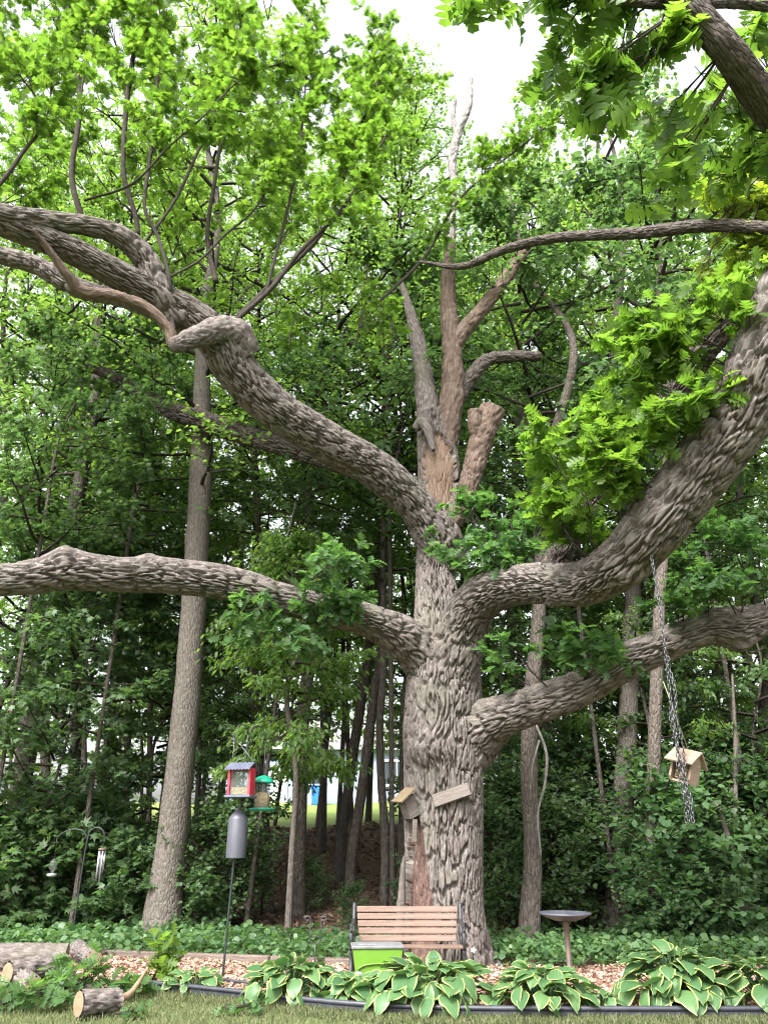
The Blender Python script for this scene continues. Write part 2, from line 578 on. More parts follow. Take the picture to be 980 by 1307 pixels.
def tuft(L, rng, tip, tdir, n, size, droop=0.25, flat=0.6, spread=1.0, jit=0.08, tone=None):
    """n leaves radiating round twig tips: tip (K,3), tdir (K,3)."""
    K = len(tip)
    tip = np.repeat(tip, n, 0); td = np.repeat(unit(tdir), n, 0)
    m = K * n
    a = unit(rng.normal(size=(m, 3)) * (1, 1, 1 - flat))
    d = unit(td * (0.55 + 0.6 * rng.random((m, 1))) + a * spread)
    d[:, 2] -= droop * (0.5 + rng.random(m))
    d = unit(d)
    nn = unit(np.array((0, 0, 1.0)) + rng.normal(size=(m, 3)) * 0.45)
    p = tip - td * (rng.random((m, 1)) * jit * 2.4) + rng.normal(size=(m, 3)) * jit * 0.35
    base = rng.random(K) if tone is None else np.full(K, tone)
    L.add(p, d, nn, size * (0.65 + 0.55 * rng.random(m)), np.clip(np.repeat(base, n) * 0.55 + rng.random(m) * 0.45, 0, 1))


def polyline(p, d, length, n, rng, wob=0.18, up=0.0):
    pts = [np.array(p, float)]; d = np.array(d, float)
    for i in range(n):
        d = d + rng.normal(size=3) * wob; d[2] += up
        d = d / np.linalg.norm(d)
        pts.append(pts[-1] + d * length / n)
    return np.array(pts)


# ------------------------------------------------------------------ crowns shared by the wood's trees
def crown_kit(seed, H, Rm, nb, nsub, nleaf, tpl, size, material, bark, droop=0.3, elev=(0.1, 0.7), profile=None, spray=0.5, flat=0.6):
    rng = np.random.default_rng(seed)
    L = Leaves(); W = MB()
    for i in range(nb):
        f = (i + rng.random()) / nb
        az = i * 2.399 + rng.normal() * 0.4
        pr = profile(f) if profile else (0.55 + 0.9 * f) * (1 - f) ** 0.55 * 1.25
        length = Rm * max(0.18, pr) * (0.65 + 0.6 * rng.random())
        e = elev[0] + (elev[1] - elev[0]) * f + rng.normal() * 0.15
        d = np.array((math.cos(az) * math.cos(e), math.sin(az) * math.cos(e), math.sin(e)))
        P = polyline((0, 0, H * f), d, length, 7, rng, 0.13, 0.02)
        r0 = 0.012 + 0.010 * length
        W.tube(P, np.linspace(r0, 0.004, len(P)), 4, caps=False)
        tips = []; dirs = []
        for j in range(nsub):
            t = 0.25 + 0.75 * (j + rng.random()) / nsub
            x = t * 7; k = min(6, int(x)); q = P[k] + (P[k + 1] - P[k]) * (x - k)
            dd = unit(P[k + 1] - P[k])
            sd = unit(np.cross(dd, (0, 0, 1)) + 1e-6) * (1 if j % 2 else -1)
            d2 = unit(dd * 0.7 + sd * (0.5 + 0.6 * rng.random()) + np.array((0, 0, rng.normal() * 0.25)))
            l2 = length * (0.18 + 0.22 * rng.random()) * (1.15 - 0.6 * t) + 0.25
            Q = polyline(q, d2, l2, 3, rng, 0.2, -0.02)
            W.tube(Q, np.linspace(0.009, 0.003, 4), 3, caps=False)
            for k2 in range(1, 4):
                tips.append(Q[k2]); dirs.append(Q[k2] - Q[k2 - 1])
        tips.append(P[-1]); dirs.append(P[-1] - P[-2])
        tuft(L, rng, np.array(tips), np.array(dirs), nleaf, size, droop, flat, 1.0, spray * 0.3)
    return L.mesh('crown', tpl, material), W.mesh('branchwork', bark)


KITS = {
    'tall_a': crown_kit(11, 14, 4.0, 48, 8, 7, 'simple', 0.125, M['wood_leaf'], M['twig']),
    'tall_b': crown_kit(12, 13, 3.6, 44, 8, 7, 'simple', 0.115, M['wood_leaf'], M['twig'], elev=(-0.1, 0.8)),
    'tall_c': crown_kit(13, 14, 3.8, 44, 8, 7, 'broad', 0.12, M['wood_leaf'], M['twig'], elev=(0.2, 0.9)),
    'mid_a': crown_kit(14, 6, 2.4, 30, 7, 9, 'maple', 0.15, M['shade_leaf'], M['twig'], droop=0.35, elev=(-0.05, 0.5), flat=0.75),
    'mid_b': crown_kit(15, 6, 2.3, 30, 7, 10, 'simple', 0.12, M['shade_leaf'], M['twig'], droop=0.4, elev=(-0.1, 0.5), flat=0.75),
    'mid_c': crown_kit(16, 6, 2.4, 28, 7, 10, 'narrow', 0.14, M['wood_leaf'], M['twig'], droop=0.6, elev=(-0.1, 0.5), flat=0.7),
    'droop': crown_kit(20, 3.6, 1.55, 40, 7, 9, 'narrow', 0.125, M['wood_leaf'], M['twig'], droop=0.9, elev=(-0.25, 0.6), flat=0.6),
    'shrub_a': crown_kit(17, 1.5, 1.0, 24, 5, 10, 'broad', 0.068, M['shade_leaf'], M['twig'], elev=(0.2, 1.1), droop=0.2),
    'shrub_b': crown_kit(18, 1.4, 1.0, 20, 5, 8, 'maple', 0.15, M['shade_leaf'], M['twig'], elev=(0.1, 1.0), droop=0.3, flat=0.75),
    'shrub_c': crown_kit(19, 1.5, 1.0, 20, 5, 9, 'broad', 0.1, M['pale_leaf'], M['twig'], elev=(0.2, 1.1), droop=0.2, flat=0.7),
}


def gp(px, py, z=0.0):
    """Ground point (z = 0 plane) seen at a photograph pixel."""
    a, b = (px - CX) / FPX, -(py - CY) / FPX
    d = np.array((a, CP - b * SP, SP + b * CP))
    t = (z - EYE) / d[2]
    return np.array((0, 0, EYE)) + d * t


# ------------------------------------------------------------------ ground
def ground_mat():
    m, nt, out = mat('ground')
    tc = nt.nodes.new('ShaderNodeTexCoord')
    sep = nt.nodes.new('ShaderNodeSeparateXYZ'); nt.links.new(tc.outputs['Object'], sep.inputs[0])
    big = N(nt, 'ShaderNodeTexNoise', Scale=0.6, Detail=5.0); nt.links.new(tc.outputs['Object'], big.inputs['Vector'])
    fine = N(nt, 'ShaderNodeTexNoise', Scale=22.0, Detail=6.0, Roughness=0.7); nt.links.new(tc.outputs['Object'], fine.inputs['Vector'])
    lawn = ramp(nt, [(0.3, (0.06, 0.075, 0.03)), (0.5, (0.085, 0.11, 0.042)), (0.75, (0.16, 0.15, 0.09))]); nt.links.new(fine.outputs['Fac'], lawn.inputs[0])
    far = ramp(nt, [(0.3, (0.12, 0.17, 0.045)), (0.7, (0.19, 0.23, 0.07))]); nt.links.new(fine.outputs['Fac'], far.inputs[0])
    lit = ramp(nt, [(0.3, (0.04, 0.027, 0.018)), (0.5, (0.09, 0.06, 0.042)), (0.75, (0.17, 0.12, 0.085))]); nt.links.new(fine.outputs['Fac'], lit.inputs[0])
    jig = nt.nodes.new('ShaderNodeMath'); jig.operation = 'MULTIPLY_ADD'; jig.inputs[1].default_value = 1.6
    nt.links.new(big.outputs['Fac'], jig.inputs[0]); nt.links.new(sep.outputs['Y'], jig.inputs[2])

    def step(a, b):
        r = nt.nodes.new('ShaderNodeMapRange'); r.inputs['From Min'].default_value = a; r.inputs['From Max'].default_value = b
        nt.links.new(jig.outputs[0], r.inputs['Value']); return r.outputs[0]
    m1 = nt.nodes.new('ShaderNodeMixRGB'); nt.links.new(step(9.6, 10.2), m1.inputs[0]); nt.links.new(lawn.outputs[0], m1.inputs[1]); nt.links.new(lit.outputs[0], m1.inputs[2])
    m2 = nt.nodes.new('ShaderNodeMixRGB'); nt.links.new(step(24.0, 25.5), m2.inputs[0]); nt.links.new(m1.outputs[0], m2.inputs[1]); nt.links.new(far.outputs[0], m2.inputs[2])
    b = N(nt, 'ShaderNodeBsdfPrincipled', Roughness=0.95); b.inputs['Specular IOR Level'].default_value = 0.1
    nt.links.new(m2.outputs[0], b.inputs['Base Color'])
    bp = N(nt, 'ShaderNodeBump', Strength=0.6, Distance=0.04); nt.links.new(fine.outputs['Fac'], bp.inputs['Height']); nt.links.new(bp.outputs[0], b.inputs['Normal'])
    nt.links.new(b.outputs[0], out.inputs['Surface'])
    return m


def grid_mesh(name, xs, ys, zf, material):
    X, Yg = np.meshgrid(xs, ys)
    V = np.stack((X, Yg, zf(X, Yg)), -1).reshape(-1, 3)
    nx = len(xs); i = np.arange(len(ys) - 1)[:, None] * nx; j = np.arange(nx - 1)[None]
    a = i + j
    Q = np.stack((a, a + 1, a + nx + 1, a + nx), -1).reshape(-1, 4)
    return MB().add(V, Q).mesh(name, material)


far_ = np.array([40, 55, 80, 120, 200, 350, 700.0])
gx = np.concatenate((-far_[::-1], np.arange(-30, 30.1, 0.75), far_))
gy = np.concatenate((-far_[::-1], np.arange(-30, 60.1, 0.75), far_ + 40))
structure('ground', grid_mesh('ground', gx, gy, ground_z, ground_mat()))

edge_px = [(-160, 1262), (-40, 1262), (90, 1262), (190, 1266), (300, 1278), (390, 1289), (480, 1297), (600, 1301), (760, 1302), (980, 1302), (1150, 1302), (1400, 1303)]
EDGE = np.array([gp(*p) for p in edge_px])


def front_y(x):
    return np.interp(x, EDGE[:, 0], EDGE[:, 1])


def back_y(x):
    return np.interp(x, (-7.5, -4.9, -2.8, -0.4, 0.3, 7.5), (12.3, 11.85, 11.2, 10.75, 10.65, 10.6)) + 0.03 * np.sin(np.asarray(x) * 2.3)


M['mulch'] = surface('mulch', [(0.3, (0.1105, 0.0595, 0.0425)), (0.5, (0.221, 0.1318, 0.0978)), (0.75, (0.34, 0.2295, 0.17))], 16.0, 'Object', rough=0.95, bump=1.0, bscale=40, bdist=0.03)
bx_ = np.linspace(-7.5, 7.0, 120)
bt_ = np.linspace(0, 1, 26)
Xb, Tb = np.meshgrid(bx_, bt_)
Yb = front_y(Xb) * (1 - Tb) + back_y(Xb) * Tb
Zb = 0.015 + 0.05 * np.sin(np.clip(Tb, 0, 1) * np.pi) ** 0.6 + 0.012 * np.sin(Xb * 5.3 + Yb * 4.1)
nb_ = len(bx_); ii = np.arange(25)[:, None] * nb_; jj = np.arange(nb_ - 1)[None]; aa = ii + jj
structure('mulch_bed', MB().add(np.stack((Xb, Yb, Zb), -1).reshape(-1, 3), np.stack((aa, aa + 1, aa + nb_ + 1, aa + nb_), -1).reshape(-1, 4)).mesh('mulch_bed', M['mulch']))


def bed_z(x, y):
    t = np.clip((y - front_y(x)) / (back_y(x) - front_y(x)), 0, 1)
    return np.where((y > front_y(x)) & (y < back_y(x)), 0.015 + 0.05 * np.sin(t * np.pi) ** 0.6 + 0.012 * np.sin(x * 5.3 + y * 4.1), ground_z(x, y))


# ------------------------------------------------------------------ the old oak
def path(ctrl, step):
    """ctrl rows (px, py, Y, width in photograph pixels) -> resampled xyz and radius in metres."""
    rows = []
    for px, py, Y, w in ctrl:
        p = at(px, py, Y); rows.append((*p, 0.5 * w * mpp(p)))
    r = catmull(rows, step)
    return r[:, :3], r[:, 3]


OAK = gp(568, 1243) + np.array((0, 0.55, 0))
oak = thing('oak_tree', 'huge old oak with furrowed bark, spreading limbs and a broken dead top behind the bench', 'tree', OAK)


def opart(name, me, kind=None, label=None):
    o = link(name, me, oak, -OAK, kind=kind, label=label)
    return o


YT = OAK[1]
# main trunk, with the rotten opening low down and the burl
base = np.array((0, 0, 0))
ctrl = [(569, 1262, YT, 150), (569, 1240, YT, 132), (568, 1205, YT, 112), (566, 1150, YT, 98), (566, 1040, YT, 97), (565, 950, YT, 97), (566, 880, YT, 92), (566, 830, YT, 80), (560, 780, YT + .1, 60), (555, 735, YT + .15, 46), (555, 690, YT + .2, 43), (560, 640, YT + .2, 47), (560, 600, YT + .2, 50), (556, 560, YT + .25, 44), (552, 530, YT + .3, 34)]
tp, tr_ = path(ctrl, 0.018)
burl = at(546, 955, YT - 0.45)
burl2 = at(594, 1000, YT - 0.5)


def pix(W):
    """photograph pixel of world points"""
    d = W - np.array((0, 0, EYE))
    f = d[..., 1] * CP + d[..., 2] * SP; u = -d[..., 1] * SP + d[..., 2] * CP
    return CX + d[..., 0] / f * FPX, CY - u / f * FPX


def wound_mask(W):
    """1 where bark is missing: heights and sides of the trunk itself (world x, z)."""
    z = W[..., 2]
    x = W[..., 0] - np.interp(z, tp[:, 2], tp[:, 0]); y = W[..., 1] - np.interp(z, tp[:, 2], tp[:, 1])
    q = W.reshape(-1, 3)
    nz = (vnoise(q * (9, 9, 3.5), 31) - 0.5).reshape(x.shape) * 0.16 + (vnoise(q * (30, 30, 10), 32) - 0.5).reshape(x.shape) * 0.05
    th = np.arctan2(x, -y)                      # 0 = towards the lawn
    width = 0.62 * np.clip((1.75 - z) / 1.3, 0, 1) ** 0.5
    low = (np.abs(th + 0.88) < width + nz) & (z < 1.75) & (y < 0.25)
    zc = 6.75
    high = (np.abs(th - 0.02) < 1.0 * np.clip(1 - ((z - zc) / 0.7) ** 2, 0, 1) ** 0.7 + nz * 2.0) & (np.abs(z - zc) < 0.7)
    return low, high


def trunk_shape(W, rr, TH, SS):
    z = W[..., 2]
    # root flare lobes
    fl = np.clip(1 - z / 0.55, 0, 1) ** 2
    rr = rr * (1 + fl * 0.16 * np.cos(TH * 5 + 0.7))
    for c, s, h in ((burl, 0.17, 0.2), (burl2, 0.12, -0.02), (at(522, 930, YT - 0.3), 0.16, 0.05), (at(560, 870, YT - .5), 0.3, 0.05)):
        d2 = ((W - c) ** 2).sum(-1)
        rr = rr + h * np.exp(-d2 / (2 * s * s))
    low, high = wound_mask(W)
    return rr - 0.075 * low - 0.05 * high


def no_bark(W):
    low, high = wound_mask(W)
    return np.where(low | high, 0.25, 1.0)


v, q, t, uv, cr = tube(tp, tr_, 440, bark=(0.056, 0.36, 0.068, no_bark), rough=0.03, seed=3, shape=trunk_shape)
b = MB()
fc = v[q].mean(1)
low, high = wound_mask(fc)
b.add(v, q, t, uv, 0)
b.qm = [np.where(low, 1, np.where(high, 2, 0))]
opart('trunk', b.mesh('trunk', [M['oak_bark'], M['rotten_wood'], M['bare_wood']]))

# limbs: px, py, Y, width
LIMBS = {
    'upper_left': [(575, 730, YT + .15, 40), (560, 690, YT + .02, 56), (530, 645, YT - .3, 44), (480, 600, YT - .7, 47), (420, 566, YT - 1.1, 49), (350, 521, YT - 1.6, 50), (300, 470, YT - 2.0, 52), (284, 440, YT - 2.2, 52), (240, 400, YT - 2.5, 40), (190, 372, YT - 2.8, 36), (140, 345, YT - 3.1, 34), (80, 315, YT - 3.4, 32), (0, 284, YT - 3.8, 32), (-90, 262, YT - 4.2, 30), (-200, 250, YT - 4.6, 26)],
    'lower_left': [(575, 880, YT + .1, 56), (552, 846, YT - .05, 68), (520, 818, YT - .3, 54), (470, 792, YT - .65, 40), (420, 781, YT - .9, 38), (360, 763, YT - 1.2, 36), (300, 746, YT - 1.45, 40), (250, 738, YT - 1.65, 42), (200, 734, YT - 1.8, 42), (150, 733, YT - 2.0, 41), (85, 729, YT - 2.2, 46), (30, 738, YT - 2.4, 40), (-40, 741, YT - 2.6, 40), (-160, 730, YT - 3, 38), (-300, 700, YT - 3.4, 34)],
    'great_right': [(572, 900, YT - .1, 48), (578, 850, YT - .25, 62), (590, 800, YT - .45, 60), (612, 765, YT - .8, 54), (645, 748, YT - 1.3, 52), (690, 744, YT - 2.0, 50), (745, 744, YT - 2.8, 54), (795, 716, YT - 3.5, 62), (838, 668, YT - 4.0, 74), (890, 603, YT - 4.3, 76), (945, 525, YT - 4.6, 80), (985, 440, YT - 4.9, 86), (1040, 320, YT - 5.2, 88), (1110, 190, YT - 5.4, 84), (1180, 40, YT - 5.5, 76), (1240, -120, YT - 5.4, 62)],
    'lower_right': [(568, 955, YT + .15, 60), (596, 940, YT + .0, 84), (618, 926, YT - .2, 66), (642, 913, YT - .5, 49), (690, 897, YT - .9, 44), (745, 875, YT - 1.15, 42), (800, 844, YT - 1.4, 42), (860, 817, YT - 1.6, 40), (905, 800, YT - 1.7, 42), (940, 800, YT - 1.75, 46), (985, 785, YT - 1.8, 36), (1050, 740, YT - 1.9, 34), (1150, 700, YT - 2, 28)],
    'rear_left': [(560, 640, YT + .4, 30), (500, 612, YT + .8, 30), (430, 590, YT + 1.2, 25), (350, 566, YT + 1.6, 24), (270, 541, YT + 2.0, 25), (205, 518, YT + 2.3, 19), (150, 482, YT + 2.5, 14), (85, 460, YT + 2.7, 9)],
    'upper_fork': [(232, 412, YT - 2.5, 36), (205, 375, YT - 2.75, 34), (185, 330, YT - 2.95, 30), (150, 300, YT - 3.2, 26), (110, 288, YT - 3.4, 24), (60, 282, YT - 3.6, 25), (0, 272, YT - 3.9, 24), (-100, 240, YT - 4.3, 20)],
    'lower_fork': [(240, 415, YT - 2.4, 30), (200, 397, YT - 2.5, 24), (150, 380, YT - 2.5, 20), (100, 368, YT - 2.5, 24), (50, 340, YT - 2.6, 23), (0, 326, YT - 2.7, 21), (-120, 300, YT - 2.9, 18)],
    'rear_right': [(700, 735, YT - 2.2, 30), (740, 660, YT - 2.4, 30), (800, 580, YT - 2.6, 30), (860, 500, YT - 3, 32), (920, 420, YT - 3.4, 34), (975, 375, YT - 3.8, 34), (1060, 300, YT - 4.2, 30)],
}
LIMB_MAT = {'rear_left': 'dark_limb', 'rear_right': 'dark_limb'}
LP = {}
for k, c in LIMBS.items():
    P, r = path(c, 0.028)
    big = r.max() > 0.17
    knots = []
    if k == 'great_right':
        knots = [(at(806, 742, YT - 3.7), 0.10, 0.10), (at(832, 700, YT - 4.2), 0.11, 0.09), (at(705, 768, YT - 2.2), 0.07, 0.05)]
    if k == 'lower_right':
        knots = [(at(945, 822, YT - 1.8), 0.1, 0.09)]
    if k == 'lower_left':
        knots = [(at(85, 706, YT - 2.3), 0.11, 0.07), (at(190, 712, YT - 1.9), 0.09, 0.04)]
    if k == 'upper_left':
        knots = [(at(300, 420, YT - 2.2), 0.12, 0.12), (at(405, 540, YT - 1.2), 0.1, 0.05)]

    def shp(W, rr, TH, SS, knots=knots):
        for c_, s_, h_ in knots:
            rr = rr + h_ * np.exp(-((W - c_) ** 2).sum(-1) / (2 * s_ * s_))
        return rr
    seg = int(np.clip(2 * np.pi * np.median(r) / 0.0095, 40, 170))
    v, q, t, uv, cr = tube(P, r, seg, bark=(0.052, 0.3, 0.058) if big else (0.04, 0.22, 0.038), rough=0.10, seed=len(k) * 7, shape=shp)
    opart('limb', MB().add(v, q, t, uv).mesh('limb', M[LIMB_MAT.get(k, 'oak_bark')]))
    LP[k] = (P, r)

# broken top: dead stems, snags and stubs
DEAD = [
    ('dead_stem', 'dead_wood', [(566, 575, YT + .2, 34), (576, 510, YT + .2, 30), (577, 450, YT + .2, 26), (572, 380, YT + .25, 20), (573, 335, YT + .3, 15), (577, 300, YT + .35, 9)], 'bare brown dead stem rising from the broken top'),
    ('dead_stem', 'pale_snag', [(576, 312, YT + .32, 9), (577, 270, YT + .4, 8), (579, 232, YT + .45, 9), (577, 205, YT + .5, 11), (585, 168, YT + .55, 10), (598, 135, YT + .6, 8), (601, 100, YT + .7, 5)], 'bleached upper length of the dead stem'),
    ('dead_branch', 'pale_snag', [(583, 175, YT + .55, 6), (578, 150, YT + .6, 6), (581, 128, YT + .62, 4)], None),
    ('dead_stem', 'oak_bark', [(553, 560, YT + .3, 36), (543, 500, YT + .4, 28), (534, 440, YT + .5, 20), (524, 400, YT + .6, 12), (512, 360, YT + .7, 6)], None),
    ('dead_branch', 'dead_wood', [(577, 450, YT + .2, 16), (590, 425, YT + .15, 20), (612, 398, YT + .1, 18), (640, 362, YT + .1, 17), (668, 322, YT + .1, 12)], None),
    ('dead_branch', 'dark_limb', [(578, 520, YT + .3, 20), (598, 485, YT + .3, 20), (622, 460, YT + .3, 16), (655, 455, YT + .3, 14), (690, 455, YT + .3, 11)], None),
]
for nm, mt, c, lb in DEAD:
    P, r = path(c, 0.03)
    v, q, t, uv, cr = tube(P, r, 40, bark=(0.05, 0.3, 0.02), rough=0.14, seed=len(nm) + int(c[-1][0]))
    opart(nm, MB().add(v, q, t, uv).mesh(nm, M[mt]), label=lb)
# sawn stub with its pale end
P, r = path([(572, 672, YT, 26), (592, 640, YT - .1, 26), (602, 605, YT - .15, 26), (612, 568, YT - .2, 29), (628, 522, YT - .25, 32)], 0.02)
v, q, t, uv, cr = tube(P, r, 48, bark=(0.05, 0.3, 0.022), rough=0.12, seed=71)
b = MB().add(v, q, t, uv); b.qm = [np.zeros(len(q), int)]; b.tm = [np.concatenate((np.zeros(48, int), np.ones(48, int)))]
opart('sawn_stub', b.mesh('sawn_stub', [M['dead_wood'], M['cut_wood']]), label='sawn off dead stub with a pale cut end')
P, r = path([(608, 560, YT - .25, 14), (606, 540, YT - .32, 18), (606, 524, YT - .36, 18)], 0.02)
v, q, t, uv, cr = tube(P, r, 24, bark=(0.05, 0.3, 0.015), rough=0.1, seed=72)
b = MB().add(v, q, t, uv); b.tm = [np.concatenate((np.zeros(24, int), np.ones(24, int)))]
opart('sawn_stub', b.mesh('sawn_stub', [M['dead_wood'], M['cut_wood']]))
# torn flap of bark wood left of the bare patch
P, r = path([(530, 548, YT - .05, 10), (537, 540, YT - .1, 16), (545, 548, YT - .15, 12), (553, 575, YT - .2, 6)], 0.02)
v, q, t, uv, cr = tube(P, r, 20, rough=0.3, seed=73)
opart('bark_flap', MB().add(v, q, t, uv).mesh('bark_flap', M['oak_bark']))
# splinter standing left of the rotten opening
P, r = path([(508, 1230, YT - .25, 14), (510, 1180, YT - .27, 13), (513, 1140, YT - .28, 10), (514, 1108, YT - .28, 7), (516, 1092, YT - .28, 2)], 0.03)
v, q, t, uv, cr = tube(P, r, 20, rough=0.35, seed=74)
opart('splinter', MB().add(v, q, t, uv).mesh('splinter', M['smooth_bark']))
# peeled dead branch and broken stub on the upper left limb
P, r = path([(222, 440, YT - 2.75, 16), (212, 415, YT - 2.85, 14), (180, 388, YT - 3.0, 13), (140, 376, YT - 3.1, 14), (104, 371, YT - 3.2, 15), (84, 348, YT - 3.4, 12), (62, 318, YT - 3.6, 9), (42, 292, YT - 3.8, 4)], 0.03)
v, q, t, uv, cr = tube(P, r, 24, bark=(0.04, 0.3, 0.012), rough=0.18, seed=75)
opart('dead_branch', MB().add(v, q, t, uv).mesh('dead_branch', M['dead_wood']), label='peeled orange brown dead branch')
P, r = path([(312, 455, YT - 2.05, 44), (298, 430, YT - 2.25, 48), (276, 424, YT - 2.45, 36), (250, 431, YT - 2.65, 27), (222, 441, YT - 2.85, 20)], 0.02)
v, q, t, uv, cr = tube(P, r, 44, bark=(0.05, 0.2, 0.025), rough=0.14, seed=76)
opart('broken_stub', MB().add(v, q, t, uv).mesh('broken_stub', M['oak_bark']))

# overhanging boughs that come back from the great right limb
BOUGHS = [
    ([(1110, 300, YT - 5.3, 26), (1050, 296, YT - 5.0, 20), (980, 291, YT - 4.7, 16), (900, 288, YT - 4.4, 16), (820, 297, YT - 4.1, 15), (760, 300, YT - 3.9, 13), (700, 305, YT - 3.7, 12), (640, 320, YT - 3.5, 11), (590, 340, YT - 3.3, 8), (535, 334, YT - 3.1, 3)]),
    ([(1150, 420, YT - 5.3, 52), (1090, 270, YT - 6.2, 50), (1025, 190, YT - 6.9, 46), (975, 130, YT - 7.4, 42), (930, 68, YT - 7.7, 38), (885, 15, YT - 7.8, 35), (830, -60, YT - 7.9, 32), (760, -150, YT - 8, 26)]),
    ([(1060, 14, YT - 7.2, 12), (980, 8, YT - 7.4, 12), (930, 4, YT - 7.5, 12), (860, 6, YT - 7.7, 11), (800, 2, YT - 7.8, 9), (740, -20, YT - 7.9, 5)]),
]
BP = []
for c in BOUGHS:
    P, r = path(c, 0.03)
    v, q, t, uv, cr = tube(P, r, 40, bark=(0.035, 0.12, 0.012), rough=0.09, seed=int(c[0][0]))
    opart('bough', MB().add(v, q, t, uv).mesh('bough', M['dark_limb']))
    BP.append(P)

# upright sprouts on the upper left limb
S0 = YT - 2.9
SPROUTS = [
    [(106, 290, S0, 12), (105, 278, S0, 10), (92, 222, S0, 9), (102, 130, S0, 8), (88, 20, S0 + .1, 7), (84, -60, S0 + .2, 5)],
    [(176, 300, S0, 8), (173, 275, S0, 8), (158, 219, S0, 8), (162, 133, S0, 8), (171, 66, S0, 7), (178, -10, S0, 6), (186, -80, S0, 3)],
    [(222, 425, S0 + .2, 8), (219, 400, S0 + .2, 7), (216, 352, S0, 6), (201, 301, S0, 6), (185, 265, S0 - .1, 6), (190, 214, S0 - .1, 6), (201, 133, S0 - .2, 5), (198, 51, S0 - .2, 4), (194, -30, S0 - .3, 2)],
    [(180, 316, S0, 5), (224, 255, S0 + .1, 5), (255, 189, S0 + .2, 5), (278, 148, S0 + .2, 4), (291, 102, S0 + .3, 3), (311, 15, S0 + .3, 2)],
    [(216, 354, S0, 4), (255, 332, S0 + .2, 4), (286, 301, S0 + .3, 4), (327, 265, S0 + .4, 3), (352, 214, S0 + .5, 3), (364, 170, S0 + .6, 2)],
    [(298, 412, S0 + .5, 9), (347, 367, S0 + .5, 8), (383, 321, S0 + .5, 7), (434, 270, S0 + .5, 6), (469, 214, S0 + .5, 5), (500, 160, S0 + .5, 2)],
    [(303, 405, S0 + .6, 9), (357, 352, S0 + .7, 8), (408, 301, S0 + .8, 7), (434, 240, S0 + .8, 6), (454, 173, S0 + .9, 5), (480, 112, S0 + .9, 4), (492, 30, S0 + 1, 2)],
    [(340, 372, S0 + .6, 5), (357, 306, S0 + .7, 5), (372, 245, S0 + .8, 4), (387, 150, S0 + .9, 3), (392, 60, S0 + 1, 2)],
    [(108, 256, S0, 4), (168, 235, S0 - .2, 4), (214, 189, S0 - .3, 3), (255, 153, S0 - .4, 3), (310, 100, S0 - .4, 2), (372, 76, S0 - .5, 1.5)],
    [(-40, 270, S0 - .9, 8), (0, 235, S0 - .9, 7), (30, 194, S0 - .9, 6), (58, 155, S0 - .9, 3), (70, 90, S0 - 1, 2)],
    [(101, 140, S0, 4), (112, 76, S0, 3), (135, 10, S0 - .1, 2)],
    [(95, 170, S0, 4), (51, 128, S0 - .2, 3), (8, 72, S0 - .3, 2)],
    [(276, 360, S0 + .6, 9), (265, 300, S0 + .8, 7), (276, 220, S0 + 1, 6), (290, 120, S0 + 1.2, 5), (300, 20, S0 + 1.4, 3)],
    [(500, 380, S0 + 2.6, 6), (470, 398, S0 + 2.2, 5), (540, 330, S0 + 2.6, 5), (590, 250, S0 + 2.4, 4), (680, 175, S0 + 2.2, 3), (740, 128, S0 + 2, 2)],
]
TW = MB()
Lup = Leaves(); Lmid = Leaves()
rngo = np.random.default_rng(5)


def side_twigs(P, Lv, rng, n, length, size, leaves=7, t0=0.2, up=0.25, tone=None, droop=0.25):
    tips = []; dirs = []
    for i in range(n):
        k = int(len(P) * (t0 + (1 - t0) * rng.random() ** 0.8) * 0.98)
        k = min(max(k, 1), len(P) - 2)
        T = unit(P[k + 1] - P[k])
        d = unit(rng.normal(size=3)); d = unit(d - T * (d @ T) * 0.7 + T * 0.45 + np.array((0, 0, up)))
        l = length * (0.4 + 0.9 * rng.random())
        Q = polyline(P[k], d, l, 4, rng, 0.18, 0.02)
        TW.tube(Q, np.linspace(0.006, 0.0022, 5), 3, caps=False)
        tips += [Q[-1], Q[-2]]; dirs += [Q[-1] - Q[-2], Q[-2] - Q[-3]]
        if l > length * 0.7:
            tips.append(Q[-3]); dirs.append(Q[-2] - Q[-3])
    tuft(Lv, rng, np.array(tips), np.array(dirs), leaves, size, droop, 0.45, 1.0, 0.05, tone)


for c in SPROUTS:
    P, r = path(c, 0.06)
    v, q, t, uv, cr = tube(P, r * 0.8, 10, rough=0.08, seed=int(c[0][0]))
    opart('sprout', MB().add(v, q, t, uv).mesh('sprout', M['twig']))
    side_twigs(P, Lup, rngo, int(len(P) * 0.55) + 6, 0.55, 0.14, 6, 0.42)


